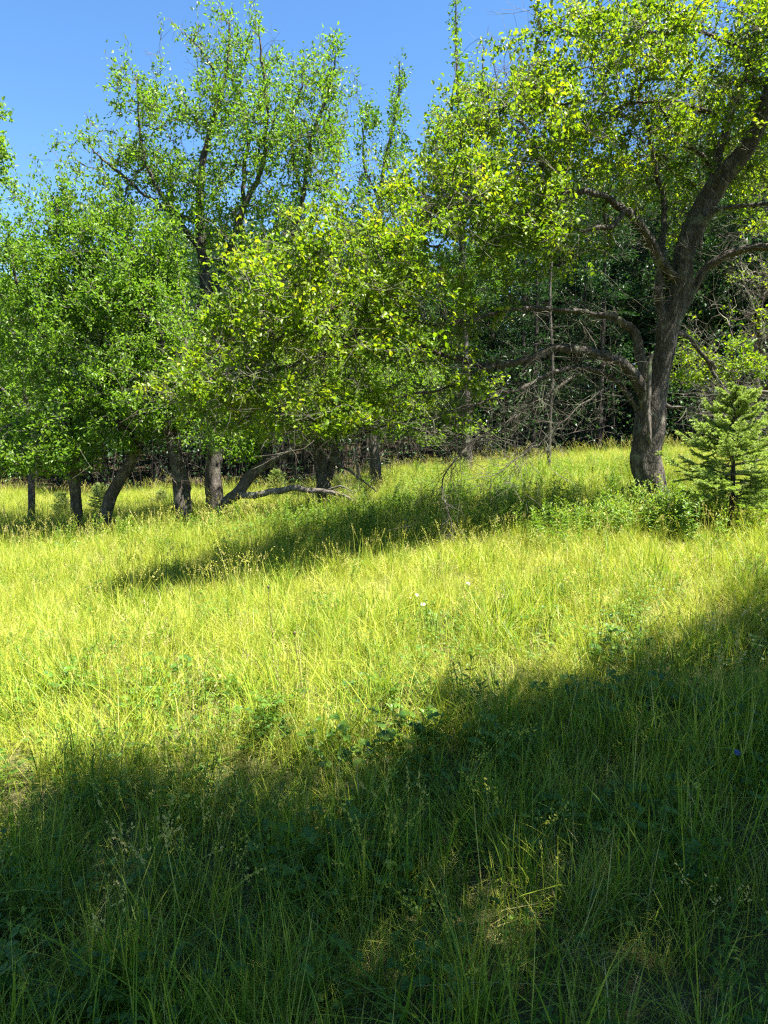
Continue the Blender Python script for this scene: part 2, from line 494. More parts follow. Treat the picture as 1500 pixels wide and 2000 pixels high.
    if big_leaves:
        pr = pos - CAM; sc_ = size / np.linalg.norm(pr, axis=1)
        inv = (np.abs(pr[:, 0] / pr[:, 1]) < .5) & (np.abs(pr[:, 2] / pr[:, 1]) < .6)
        sc_[~inv] = 0
        idx = np.argsort(-sc_)[:big_leaves]
        one = leaf_geo(np.zeros((1, 3)), np.array([[1., 0, 0]]), np.array([[0, 0, 1.]]), np.ones(1), np.array([.62]), wide, True)
        bins = []
        for bt in (.45, .62, .8):
            bins.append(mesh('leaf', one[0], [one[1]], M[leafmat], np.full(7, bt)))
        for k in idx:
            dx = unit(d[k]); sy = unit(np.cross(dx, nrm[k])); uz = np.cross(sy, dx)
            mt = Matrix(((dx[0], -sy[0], uz[0], 0), (dx[1], -sy[1], uz[1], 0), (dx[2], -sy[2], uz[2], 0), (0, 0, 0, 1)))
            o = link('leaf', bins[int(np.digitize(tint[k], [.5, .7]))], root)
            o.matrix_local = Matrix.Translation(Vector(pos[k] - base)) @ mt @ Matrix.Scale(float(size[k]), 4)
        msk = np.ones(nl, bool); msk[idx] = False
        pos, d, nrm, size, tint = pos[msk], d[msk], nrm[msk], size[msk], tint[msk]
    V, F, T = leaf_geo(pos, d, nrm, size, tint, wide, detail)
    link('foliage', mesh('foliage', V - base, [F], M[leafmat], T, smooth=False), root, kind='stuff')
    return root


def pblob(px, py, Y, rx, ry, rd, wt=1.0):
    return (at(px, py, Y), np.array([rx / FPX * Y, rd, ry / FPX * Y]), wt)


WSC = 1.0


def plimb(pts, Y, w, kind='live', label=None, YY=None):
    """pts: list of (px, py[, Y]); w: widths in photo pixels, turned into metres at that depth"""
    P = []; Rr = []
    W = np.interp(np.linspace(0, 1, len(pts)), np.linspace(0, 1, len(w)), w)
    W = W * WSC
    for k, p in enumerate(pts):
        y = p[2] if len(p) > 2 else Y
        P.append(at(p[0], p[1], y)); Rr.append(W[k] / 2 / FPX * y)
    r = (np.array(P), np.array(Rr), kind)
    return r + (label,) if label else r


def sink(limb, d=.15):
    P = limb[0].copy(); P[0, 2] = min(P[0, 2], ground(P[0, 0], P[0, 1])) - d
    return (P,) + tuple(limb[1:])


def on_ground(px, Y):
    p = at(px, 900, Y); return np.array([p[0], Y, float(ground(p[0], Y))])


# ---- the large spreading apple tree
def main_apple():
    global WSC
    Y = 9.0
    WSC = .86
    trunk = sink(plimb([(1280, 985), (1270, 940), (1263, 900), (1267, 850), (1275, 800), (1288, 750), (1298, 700), (1308, 650), (1322, 600), (1332, 550), (1336, 500), (1352, 450, 9), (1378, 400, 9), (1410, 350, 8.9), (1450, 300, 8.8), (1480, 250, 8.7), (1498, 190, 8.6), (1520, 110, 8.5), (1535, 20, 8.4)],
                       Y, [70, 66, 66, 68, 60, 48, 45, 46, 46, 42, 42, 44, 44, 40, 36, 32, 26, 20, 10]))
    WSC = .63
    limbs = [trunk,
             plimb([(1262, 830), (1258, 790), (1240, 742), (1215, 708, 8.9), (1170, 692, 8.8), (1110, 690, 8.7), (1060, 702, 8.6), (1000, 716, 8.45), (940, 720, 8.3), (885, 708, 8.2), (840, 692, 8.1), (800, 662, 8), (730, 652, 7.8), (660, 665, 7.6), (600, 640, 7.4)], Y, [46, 42, 38, 32, 27, 25, 23, 20, 18, 16, 13, 11, 9, 7, 4]),
             plimb([(1245, 800), (1228, 768), (1203, 742), (1160, 722, 8.8), (1105, 716, 8.7), (1050, 735, 8.5), (985, 762, 8.3), (900, 790, 8.1), (820, 812, 7.9), (740, 836, 7.8), (690, 855, 7.7)], Y, [20, 17, 15, 13, 12, 11, 9, 8, 6, 5, 3]),
             plimb([(1262, 740), (1244, 670), (1228, 640), (1200, 618, 8.8), (1150, 603, 8.6), (1085, 598, 8.5), (1010, 602, 8.3), (930, 620, 8.1), (850, 628, 7.9), (770, 618, 7.7), (690, 600, 7.5)], Y, [34, 28, 24, 19, 16, 14, 12, 10, 8, 6, 4]),
             plimb([(1292, 700), (1292, 640), (1290, 580), (1290, 530), (1300, 480, 9.1), (1290, 420, 9.2), (1275, 350, 9.2), (1262, 280, 9.2), (1250, 200, 9.1), (1240, 120, 9)], Y, [28, 27, 26, 24, 20, 17, 14, 12, 9, 5]),
             plimb([(1330, 560), (1300, 505, 8.9), (1268, 450, 8.8), (1225, 410, 8.7), (1180, 384, 8.6), (1120, 374, 8.4), (1085, 390, 8.3)], Y, [30, 30, 28, 24, 18, 14, 10]),
             plimb([(1225, 410, 8.7), (1190, 440, 8.5), (1120, 440, 8.3), (1040, 420, 8.1), (960, 400, 7.9), (880, 390, 7.7)], Y, [16, 13, 11, 9, 7, 4]),
             plimb([(1120, 380, 8.4), (1060, 330, 8.3), (1040, 300, 8.2), (1020, 240, 8.2), (1005, 170, 8.2)], Y, [14, 12, 10, 7, 4]),
             plimb([(1330, 600), (1368, 535), (1400, 502, 8.9), (1450, 482, 8.8), (1510, 478, 8.7), (1600, 470, 8.6), (1690, 440, 8.5)], Y, [30, 27, 25, 24, 21, 15, 8]),
             plimb([(1378, 400), (1402, 320, 9.1), (1430, 225, 9.2), (1462, 150, 9.2), (1482, 80, 9.2), (1490, 0, 9.2), (1495, -90, 9.2)], Y, [34, 28, 26, 22, 18, 12, 6]),
             plimb([(1425, 250, 9.1), (1385, 212, 9), (1330, 196, 8.9), (1260, 202, 8.8), (1190, 225, 8.6), (1120, 240, 8.5)], Y, [14, 12, 10, 8, 6, 4]),
             plimb([(1402, 330, 9.1), (1350, 290, 8.9), (1310, 250, 8.8), (1290, 210, 8.7)], Y, [12, 10, 8, 4]),
             plimb([(1470, 110, 9.2), (1400, 75, 9), (1330, 62, 8.9), (1250, 60, 8.8), (1170, 55, 8.7)], Y, [13, 11, 9, 7, 4]),
             plimb([(1350, 460, 9), (1400, 410, 8.8), (1450, 395, 8.6), (1520, 392, 8.4), (1600, 380, 8.2)], Y, [15, 13, 12, 10, 6]),
             plimb([(1318, 650), (1350, 665, 9.2), (1385, 705, 9.3), (1410, 745, 9.4), (1432, 790, 9.5)], Y, [15, 14, 12, 11, 7]),
             plimb([(960, 718, 8.35), (880, 745, 8.1), (790, 775, 7.8), (700, 800, 7.6), (610, 815, 7.4), (520, 800, 7.2)], Y, [12, 10, 8, 7, 5, 3]),
             plimb([(700, 655, 7.7), (620, 700, 7.4), (540, 730, 7.2), (460, 745, 7.0), (390, 735, 6.9)], Y, [9, 8, 6, 5, 3]),
             plimb([(1140, 724, 8.75), (1075, 765, 8.6), (1010, 812, 8.45), (950, 855, 8.3), (905, 888, 8.2), (872, 925, 8.1), (865, 965, 8.05), (870, 992, 8.0)], Y, [10, 9, 8, 7, 6, 5, 4, 2], 'dead', 'long straight dead branch sweeping down to the grass'),
             plimb([(1205, 742, 8.9), (1130, 790, 8.7), (1060, 850, 8.5), (1010, 890, 8.3), (960, 930, 8.2)], Y, [6, 5, 4, 3, 2], 'dead'),
             plimb([(1302, 792), (1335, 800, 8.8), (1370, 812, 8.7), (1410, 812, 8.6)], Y, [14, 6, 4, 2], 'dead'),
             plimb([(1272, 690, 8.78), (1266, 740, 8.76), (1268, 800, 8.72), (1270, 865, 8.70)], Y, [9, 14, 14, 10], 'stub', 'pale barkless dead stem hanging against the trunk'),
             plimb([(1465, 760, 9.4), (1500, 765, 9.3), (1560, 770, 9.2)], Y, [9, 8, 7], 'dead'),
             ]
    WSC = .85
    B = [pblob(1370, 120, 9, 210, 190, 2.0, .7), pblob(1150, 180, 8.8, 140, 130, 1.6, 1), pblob(1010, 290, 8.6, 150, 140, 1.6, 1.1),
         pblob(890, 290, 8.4, 75, 110, 1.0, 1), pblob(900, 440, 8.0, 210, 110, 1.5, 1.25), pblob(700, 510, 7.6, 200, 95, 1.2, 1.25),
         pblob(540, 560, 7.1, 110, 100, 1.0, 1.4), pblob(640, 650, 7.4, 230, 90, 1.2, 1.5), pblob(440, 745, 7.0, 130, 60, .8, 1.7), pblob(420, 620, 7.0, 60, 60, .5, 1.0), pblob(330, 770, 6.9, 55, 40, .4, 1.2),
         pblob(600, 800, 7.5, 210, 55, 1.0, 1.5), pblob(850, 745, 8.5, 125, 100, .9, .6), pblob(1180, 360, 9.8, 240, 120, 1.6, .4),
         pblob(1425, 260, 9.8, 130, 190, 1.5, .5), pblob(1390, 700, 10.6, 110, 50, .7, 1.4), pblob(1040, 110, 8.7, 50, 70, .6, 1),
         pblob(1530, 150, 9.0, 100, 150, 1.2, .7), pblob(1440, 420, 9.8, 60, 50, .6, .5), pblob(1100, 520, 9.0, 180, 60, 1.2, .2), pblob(880, 600, 8.3, 110, 60, 1.0, .4)]
    base = on_ground(1280, Y)
    return grow_tree('apple_tree', base, limbs, B, 5600, 'large spreading apple tree with forked grey trunk and low limbs arching left over the meadow',
                     seed=11, leaf=.055, per=17, detail=True, bare=.13, dead_tips=3000, r_tip=.0027, big_leaves=300, shoots=120, trunk_sides=26, tintc=.64, tints=.24, lift=.1)


main_apple()


# ---- the group on the left
def left_trees():
    G = 'old trees along the left side of the meadow'
    # tall open-crowned tree
    Y = 14.0
    limbs = [sink(plimb([(424, 985), (418, 930), (420, 880), (418, 800), (410, 720), (410, 640), (403, 560), (395, 480), (392, 400), (400, 300), (430, 200), (445, 120), (448, 40)], Y, [44, 36, 38, 34, 32, 30, 24, 20, 17, 13, 9, 6, 3])),
             plimb([(416, 600), (430, 520, 13.9), (455, 430, 13.8), (490, 355, 13.7), (510, 300, 13.6), (520, 200, 13.6), (508, 110, 13.6), (505, 50, 13.6)], Y, [18, 15, 13, 11, 9, 7, 5, 2]),
             plimb([(420, 820), (450, 700, 14.3), (462, 600, 14.4), (470, 480, 14.5), (475, 380, 14.5), (480, 250, 14.5), (455, 150, 14.5)], Y, [18, 15, 13, 12, 10, 7, 4]),
             plimb([(455, 760, 14.3), (540, 600, 14.4), (575, 480, 14.3), (592, 380, 14.2), (605, 280, 14.1), (640, 180, 14), (655, 110, 14)], Y, [14, 12, 11, 10, 8, 6, 3]),
             plimb([(400, 500), (340, 420, 13.7), (290, 350, 13.6), (270, 250, 13.6), (268, 160, 13.6)], Y, [13, 11, 8, 5, 3]),
             plimb([(395, 440), (300, 400, 13.9), (220, 330, 13.9), (180, 290, 13.9)], Y, [11, 8, 6, 3]),
             plimb([(592, 380, 14.2), (570, 260, 14.3), (590, 170, 14.3), (595, 110, 14.3)], Y, [8, 6, 4, 2]),
             plimb([(400, 300), (415, 180), (400, 110, 13.8), (360, 65, 13.6)], Y, [8, 6, 4, 2]),
             plimb([(418, 720), (428, 640, 13.8), (432, 690, 13.6), (420, 760, 13.5)], Y, [9, 7, 5, 3], 'dead'),
             plimb([(405, 650), (345, 600, 13.8), (345, 680, 13.6), (350, 760, 13.5)], Y, [9, 6, 5, 2], 'dead'),
             ]
    B = [pblob(410, 300, 14, 190, 110, 1.9), pblob(440, 120, 14, 50, 85, .8, .8), pblob(505, 110, 13.8, 40, 70, .8, .8), pblob(620, 210, 14, 80, 110, 1.2, .9), pblob(280, 240, 13.8, 65, 80, .9, .9),
         pblob(215, 310, 13.8, 80, 60, 1, .85), pblob(570, 330, 14, 110, 120, 1.4, .9), pblob(300, 420, 13.8, 130, 80, 1.4, 1), pblob(490, 230, 14, 130, 100, 1.3, .8), pblob(370, 85, 13.7, 35, 20, .4, .5),
         pblob(480, 480, 14.5, 170, 90, 1.3, .6), pblob(275, 150, 13.6, 14, 40, .2, .3), pblob(655, 120, 14, 25, 50, .3, .4), pblob(597, 110, 14.3, 14, 40, .2, .4), pblob(448, 45, 14, 18, 40, .25, .5), pblob(506, 50, 13.7, 16, 40, .25, .4)]
    grow_tree('old_tree', on_ground(424, Y), limbs, B, 3000, 'tallest tree of the left group with an open airy crown and several upright stems', group=G, seed=21,
              leaf=.085, per=9, leafmat='green', barkmat='bark', dead_tips=500, r_tip=.0035, tintc=.55, tints=.2, wide=.5, bare=.05, up=.35, shoots=60)
    # double-trunked
    Y = 12.6
    limbs = [sink(plimb([(352, 1005), (350, 960), (345, 900), (335, 840), (325, 760), (320, 680), (300, 600), (285, 520)], Y, [26, 26, 27, 24, 20, 15, 10, 5])),
             sink(plimb([(378, 1005), (368, 950), (352, 890), (350, 830), (360, 740), (370, 660), (360, 580)], Y, [22, 24, 24, 20, 15, 10, 5])),
             plimb([(345, 880), (300, 800, 12.3), (260, 740, 12.1), (220, 700, 12)], Y, [14, 11, 8, 4]),
             plimb([(352, 840), (400, 800, 12.3), (450, 800, 12.1), (500, 830, 12)], Y, [12, 9, 6, 3])]
    B = [pblob(305, 650, 12.6, 105, 115, 1.2), pblob(300, 760, 12.3, 120, 80, 1.1), pblob(450, 860, 12.1, 80, 38, .6, 2.0), pblob(400, 800, 12.4, 110, 50, .8, .8), pblob(280, 530, 12.8, 90, 90, 1.1)]
    grow_tree('old_tree', on_ground(362, Y), limbs, B, 1500, 'dark double-trunked tree beside the leaning trunk, boughs hanging low', group=G, seed=22, shoots=40,
              leaf=.075, per=15, leafmat='green', barkmat='bark_dark', dead_tips=260, tintc=.55, tints=.22, wide=.55)
    # upright one on the left
    Y = 12.8
    limbs = [sink(plimb([(149, 1020), (146, 970), (144, 920), (138, 880), (128, 800), (118, 700), (125, 600), (115, 500), (112, 400)], Y, [28, 24, 24, 24, 20, 16, 12, 8, 3])),
             plimb([(140, 890), (90, 840, 12.6), (40, 830, 12.4), (-10, 850, 12.2)], Y, [14, 11, 8, 4]),
             plimb([(130, 800), (180, 740, 12.7), (200, 660, 12.6), (190, 560, 12.6)], Y, [12, 10, 7, 4]),
             plimb([(120, 720), (70, 640, 12.7), (30, 560, 12.7), (20, 480, 12.7)], Y, [12, 10, 7, 3])]
    B = [pblob(110, 520, 12.9, 110, 110, 1.3), pblob(110, 700, 12.6, 140, 120, 1.3), pblob(60, 880, 12.3, 130, 60, .9, 2.2), pblob(150, 820, 12.5, 100, 70, 1), pblob(118, 405, 12.9, 35, 50, .5, .8), pblob(40, 560, 13, 90, 90, 1)]
    grow_tree('old_tree', on_ground(149, Y), limbs, B, 1750, 'upright tree farthest left in the meadow row with a leafy crown to near the grass', group=G, seed=23, shoots=50,
              leaf=.075, per=15, leafmat='green', barkmat='bark_dark', dead_tips=150, tintc=.58, tints=.22, wide=.55)
    # leaning trunk
    Y = 12.8
    limbs = [sink(plimb([(186, 1018), (212, 975), (238, 930), (262, 885), (280, 830), (290, 760), (285, 680), (270, 600), (262, 500)], Y, [30, 26, 25, 22, 18, 15, 12, 8, 4])),
             plimb([(268, 870), (220, 800, 12.5), (190, 740, 12.3)], Y, [12, 9, 4]),
             plimb([(288, 740), (240, 650, 13), (215, 560, 13.1), (200, 470, 13.1)], Y, [10, 8, 6, 3]),
             plimb([(262, 880), (300, 890, 12.5), (330, 920, 12.3), (345, 945, 12.2)], Y, [5, 4, 3, 2], 'dead')]
    B = [pblob(230, 640, 12.9, 110, 120, 1.3), pblob(230, 790, 12.4, 110, 80, 1), pblob(200, 470, 13.1, 90, 70, 1), pblob(220, 880, 12.3, 55, 25, .5, .8)]
    grow_tree('old_tree', on_ground(186, Y), limbs, B, 1450, 'tree with a slanting trunk leaning to the right, second from the left edge', group=G, seed=24, shoots=40,
              leaf=.075, per=15, leafmat='green', barkmat='bark', dead_tips=200, tintc=.55, tints=.22, wide=.55)
    # low reclining trunk with long dead bough
    Y = 12.3
    limbs = [sink(plimb([(405, 1008), (440, 985), (468, 962), (490, 930), (520, 905), (560, 885), (600, 850, 12.2), (650, 800, 12.1), (690, 740, 12), (700, 680, 12)], Y, [20, 23, 26, 26, 24, 21, 17, 13, 9, 4]), .05),
             plimb([(600, 850, 12.2), (560, 800, 12.2), (520, 760, 12.2), (490, 700, 12.2)], Y, [11, 9, 7, 3]),
             plimb([(462, 966), (500, 968, 12.2), (540, 962, 12.1), (580, 952, 12), (620, 955, 11.9), (655, 964, 11.8), (690, 978, 11.7)], Y, [17, 16, 15, 14, 12, 9, 4], 'dead', 'long level dead bough with sunlit top'),
             plimb([(640, 958, 11.9), (665, 950, 11.8), (685, 958, 11.8)], Y, [6, 4, 2], 'dead')]
    B = [pblob(620, 760, 12.2, 150, 80, 1.1), pblob(540, 800, 12.4, 110, 60, .9), pblob(680, 680, 12.2, 110, 80, 1)]
    grow_tree('old_tree', on_ground(405, Y), limbs, B, 1000, 'reclining tree whose slanting trunk carries a long level dead bough', group=G, seed=25,
              leaf=.07, per=14, leafmat='green', barkmat='bark', dead_tips=350, tintc=.62, tints=.22, wide=.55)
    # behind the dead bough
    Y = 13.2
    limbs = [sink(plimb([(630, 1002), (632, 960), (628, 920), (622, 880), (612, 820), (600, 740), (605, 660), (610, 580)], Y, [38, 34, 32, 28, 22, 16, 11, 5])),
             plimb([(634, 950), (652, 900), (665, 850), (690, 790), (720, 720)], Y, [22, 20, 15, 11, 5]),
             plimb([(668, 850), (730, 820, 13), (800, 830, 12.8), (860, 850, 12.6)], Y, [10, 8, 6, 3]),
             plimb([(655, 905), (690, 930, 13), (735, 960, 12.8)], Y, [6, 5, 3], 'dead'), plimb([(640, 860), (618, 900, 12.9), (625, 960, 12.8)], Y, [5, 4, 2], 'dead')]
    B = [pblob(640, 660, 13.3, 120, 90, 1.2), pblob(760, 760, 13, 130, 70, 1.1), pblob(840, 840, 12.7, 110, 28, .7, .6), pblob(600, 810, 13, 80, 50, .7, .8)]
    grow_tree('old_tree', on_ground(630, Y), limbs, B, 1150, 'forked tree standing behind the tip of the level dead bough', group=G, seed=26,
              leaf=.07, per=14, leafmat='green', barkmat='bark', dead_tips=700, tintc=.62, tints=.22, wide=.55)
    # far one in the gap
    Y = 17.5
    limbs = [sink(plimb([(738, 955), (735, 910), (728, 860), (740, 780), (760, 680), (770, 560)], Y, [26, 22, 19, 15, 10, 5])),
             plimb([(700, 960), (698, 900), (690, 850)], Y, [8, 7, 4], 'dead')]
    B = [pblob(750, 700, 17.5, 130, 120, 1.6), pblob(760, 540, 17.5, 80, 90, 1.3)]
    grow_tree('old_tree', on_ground(738, Y), limbs, B, 800, 'smaller tree set back in the gap between the left group and the wood', group=G, seed=27,
              leaf=.1, per=14, leafmat='green', barkmat='bark_dark', dead_tips=300, tintc=.5, tints=.2, wide=.55)
    # left edge
    Y = 15.5
    limbs = [sink(plimb([(60, 998), (61, 940), (58, 880), (50, 780), (30, 680), (10, 560)], Y, [15, 14, 14, 11, 8, 4])),
             plimb([(52, 800), (0, 760), (-60, 700), (-90, 620)], Y, [9, 8, 6, 3])]
    B = [pblob(0, 650, 15.5, 150, 150, 1.8), pblob(-60, 800, 15.5, 120, 80, 1.4), pblob(0, 540, 15.5, 70, 60, 1.2)]
    grow_tree('old_tree', on_ground(60, Y), limbs, B, 1000, 'thin-stemmed tree set back at the left edge of the picture', group=G, seed=28,
              leaf=.095, per=14, leafmat='green', barkmat='bark_dark', dead_tips=100, tintc=.5, tints=.2, wide=.55)
    # crown edge peeping in at the far left
    Y = 19.0
    limbs = [sink(plimb([(-230, 1000), (-225, 850), (-215, 650), (-200, 480), (-180, 330), (-160, 200)], Y, [34, 28, 24, 19, 12, 5])),
             plimb([(-205, 520), (-130, 420), (-60, 340), (0, 300)], Y, [12, 9, 6, 3]), plimb([(-190, 380), (-120, 290), (-50, 240), (5, 225)], Y, [10, 7, 5, 2])]
    B = [pblob(-180, 330, Y, 170, 150, 2.2), pblob(-180, 520, Y, 160, 130, 2.2), pblob(-22, 245, Y, 45, 45, .8, 2.0), pblob(-22, 320, Y, 48, 35, .8, 2.0)]
    grow_tree('old_tree', on_ground(-230, Y), limbs, B, 1100, 'tree whose leafy branch ends reach in from the left edge against the sky', group=G, seed=29,
              leaf=.13, per=15, leafmat='green', barkmat='bark_dark', tintc=.6, tints=.22, wide=.6)


left_trees()


def bare_shrub():
    Y = 12.0; b = on_ground(1470, Y)
    limbs = [(np.array([b - [0, 0, .2], b + [.05, 0, 1.2], b + [0, .1, 2.4], b + [.1, .1, 3.6]]), np.array([.05, .045, .035, .015]), 'live')]
    for a, r, z in ((.3, 1.1, .9), (2.2, 1.2, 1.2), (3.6, 1.0, .8), (5.0, 1.1, 1.5), (1.2, .9, 2.0), (4.2, 1.0, 2.2)):
        d = np.array([math.cos(a), math.sin(a), 0]); limbs.append((np.array([b + [.03, 0, z], b + d * r * .5 + [0, 0, z + .5], b + d * r + [0, 0, z + .6]]), np.array([.028, .02, .008]), 'live'))
    grow_tree('bare_shrub', b, limbs, [(b + [0, 0, 2.4], (1.2, 1.1, 1.5), 1), (b + [.3, 0, 3.8], (.9, .9, .9), .6)], 420, 'tangled shrub of mostly bare grey twigs behind the young spruce',
              cat='shrub', seed=35, leaf=.07, per=8, bare=.75, dead_tips=450, r_tip=.0032, barkmat='bark', leafmat='apple', tintc=.6)


bare_shrub()


# ---- slim trees with tall upright spires in the middle distance
def spire_trees():
    G = 'slim trees with upright spires behind the apple tree'
    Y = 19.0
    limbs = [sink(plimb([(915, 930), (910, 700), (905, 500), (900, 350), (896, 200), (892, 100), (891, 0)], Y, [22, 18, 15, 11, 8, 5, 2])),
             plimb([(904, 450), (930, 350), (940, 250), (945, 160), (944, 90)], Y, [9, 7, 6, 4, 2]), plimb([(904, 420), (880, 330), (880, 250), (888, 160)], Y, [8, 6, 4, 2])]
    B = [pblob(900, 480, Y, 110, 130, 1.5, 1), pblob(905, 300, Y, 75, 90, 1.0, 1), pblob(944, 165, Y, 17, 85, .35, 1.5), pblob(892, 110, Y, 12, 110, .3, 1.8), pblob(905, 200, Y, 38, 50, .5, 1), pblob(975, 250, Y, 40, 50, .5, 1)]
    grow_tree('slim_tree', on_ground(915, Y), limbs, B, 1100, 'slim tree with the highest thin spire, touching the top of the picture', group=G, seed=31,
              leaf=.11, per=9, leafmat='green', barkmat='bark_dark', tintc=.35, tints=.18, wide=.5, up=.2, lift=.6)
    Y = 19.5
    limbs = [sink(plimb([(730, 950), (735, 800), (735, 600), (740, 450), (745, 350), (765, 250), (777, 180), (780, 120)], Y, [22, 18, 15, 11, 9, 6, 4, 2])),
             plimb([(742, 400), (715, 320), (708, 250)], Y, [7, 5, 3]), plimb([(742, 420), (770, 370), (800, 330)], Y, [7, 5, 2])]
    B = [pblob(745, 430, Y, 80, 110, 1.3, 1), pblob(778, 210, Y, 24, 75, .5, 1.3), pblob(720, 260, Y, 32, 50, .6, 1), pblob(770, 290, Y, 35, 40, .6, .8)]
    grow_tree('slim_tree', on_ground(730, Y), limbs, B, 800, 'slim tree with a pointed top in the sky gap between the two great crowns', group=G, seed=32,
              leaf=.11, per=8, leafmat='green', barkmat='bark_dark', tintc=.35, tints=.18, wide=.5, up=.2, lift=.6)


spire_trees()


# ---- the wood behind
def wood():
    G = 'trees of the dark wood behind the meadow'
    temps = []
    rs = np.random.RandomState(5)
    for k in range(4):     # leafy kinds
        H = 10.0
        b = np.zeros(3); sx = rs.normal(size=2) * .2
        P = np.array([[0, 0, -.3], [.05, 0, 2.5], [sx[0], sx[1], 5], [sx[0] * 1.5, sx[1] * 1.2, 7.5], [sx[0], sx[1], 9.8]])
        limbs = [(P, np.array([.16, .13, .10, .07, .02]), 'live')]
        for q in range(5):
            z = 3 + q * 1.2; a = rs.rand() * 6.28; r = rs.uniform(1.2, 2)
            p0 = np.array([sx[0] * z / 6, sx[1] * z / 6, z])
            limbs.append((np.array([p0, p0 + [math.cos(a) * r * .5, math.sin(a) * r * .5, .6], p0 + [math.cos(a) * r, math.sin(a) * r, 1.4]]), np.array([.05, .035, .012]), 'live'))
        B = [((0, 0, 6.5), (2.1, 2.1, 3.2), 1), ((.6, -.4, 3.6), (1.8, 1.8, 1.6), .9), ((-.5, .3, 8.6), (1.2, 1.2, 1.5), .9), ((rs.normal() * .7, rs.normal() * .7, 5.2), (1.9, 1.9, 1.6), 1)]
        # ground() is only used to keep tips off the earth; shift templates well clear of it
        global ground
        g0 = ground; ground = lambda x, y: np.zeros(np.shape(x))
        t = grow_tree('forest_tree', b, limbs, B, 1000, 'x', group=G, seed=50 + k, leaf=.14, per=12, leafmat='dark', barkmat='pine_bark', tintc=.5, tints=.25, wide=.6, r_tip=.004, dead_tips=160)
        ground = g0
        temps.append(t)
    # conifers with straight bare lower stems
    for k in range(2):
        t = thing('conifer', (0, 0, 0), 'x', 'tree', G)
        mb = MB(); H = 12
        P = np.array([[0, 0, -.3], [.03, .02, 3], [0, .05, 6], [.04, 0, 9], [0, 0, H]]); Pc, rc = catmull(P, [.13, .115, .09, .06, .01], .3)
        V, F = tube(Pc, rc, 9, .06, k); mb.add(V, F); link('trunk', mb.mesh('trunk', M['pine_bark']), t)
        tw = MB(); pos = []; dr = []
        for z in np.arange(.5, H - .3, .16):
            a = rs.rand() * 6.28; L = (.9 + 1.0 * (1 - z / H)) * rs.uniform(.6, 1.1); dead = z < 2.8
            if dead: L *= .8
            d = np.array([math.cos(a), math.sin(a), 0])
            s = np.linspace(0, 1, 6)[:, None]
            q = np.array([0, 0, z]) + d * s * L + np.array([0, 0, 1]) * (-.25 * L * s ** 1.5) + rs.normal(size=(6, 3)) * .02 * s
            V, F = tube(q, np.linspace(.012, .003, 6), 3); tw.add(V, F)
            if dead:
                for _ in range(4):
                    i = rs.randint(1, 5); dd = unit(d + rs.normal(size=3) * .7); q2 = np.array([q[i], q[i] + dd * .15, q[i] + dd * .32 - [0, 0, .05]])
                    V, F = tube(q2, [.004, .003, .002], 3); tw.add(V, F)
            else:
                m = 60; i = rs.rand(m) ** .7; p = q[0] * (1 - i[:, None]) + q[-1] * i[:, None] + rs.normal(size=(m, 3)) * [.16, .16, .05]
                pos.append(p); dr.append(d + rs.normal(size=(m, 3)) * .6 - [0, 0, .3])
        link('dead_branches', tw.mesh('twigs', M['twig']), t, kind='stuff')
        pos = np.vstack(pos); dr = np.vstack(dr); n = len(pos)
        V, F, T = leaf_geo(pos, dr, rs.normal(size=(n, 3)) * .4 + [0, 0, 1], rs.uniform(.12, .24, n), np.clip(rs.normal(.4, .2, n), 0, 1), .3, False)
        link('foliage', mesh('foliage', V, [F], M['dark'], T, smooth=False), t, kind='stuff')
        temps.append(t)

    def zmax_for(px):    # highest row the wood reaches at that column of the picture
        return np.interp(px, [-400, 0, 100, 350, 480, 680, 840, 960, 1050, 1500, 2000], [520, 520, 520, 400, 385, 430, 440, 380, 300, 180, 180])
    spots = []
    tries = 0
    while len(spots) < 88 and tries < 9000:
        tries += 1
        y = rs.uniform(23.3, 40); x = rs.uniform(-.78, .78) * y
        if y < edge_y(x) + .8: continue
        if any((x - a) ** 2 + (y - b) ** 2 < (1.5 if y < 28 else 2.1) ** 2 for a, b in spots): continue
        spots.append((x, y))
    spots.sort(key=lambda s: s[1])
    used = set()
    for i, (x, y) in enumerate(spots):
        px = 750 + FPX * x / y
        top = zmax_for(px) + rs.uniform(-5, 70)
        h = at(px, top, y)[2] - float(ground(x, y))
        front = y < edge_y(x) + 7
        k = rs.choice([4, 5]) if (front and rs.rand() < .55) else rs.randint(0, 4)
        hh = 12.0 if k >= 4 else 10.3
        s = h / hh * (1 if not front else rs.uniform(.85, 1.0))
        kind = 'conifer with a bare straight stem' if k >= 4 else 'leafy tree'
        fl = (i % 7)
        where = 'left' if px < 500 else ('middle' if px < 1000 else 'right')
        row = 'in the front rank of' if y < edge_y(x) + 4 else 'deep in'
        lab = f'{kind} {row} the dark wood, {where} part'
        GR = f'{kind}, {row} the wood, {where} part'
        loc = (x, y, float(ground(x, y)))
        sc = (min(s, 1.25) * rs.uniform(.9, 1.15),) * 2 + (s,)
        if k not in used:
            used.add(k); t = temps[k]; t.location = loc; t.rotation_euler = (0, 0, rs.rand() * 6.28); t.scale = sc; t['label'] = lab; t['group'] = GR
        else:
            copy_thing(temps[k], loc, rs.rand() * 6.28, sc, lab, GR)
    for k in range(6):
        if k not in used:
            for c in list(temps[k].children): bpy.data.objects.remove(c)
            bpy.data.objects.remove(temps[k])
    # pale bare pole-like stem seen under the arch of the apple tree
    p = on_ground(1072, 17.5)
    q = at(1078, 500, 17.5)
    t = thing('dead_tree', p, 'thin pale bare pole-like trunk seen under the arching limbs of the large apple tree', 'tree')
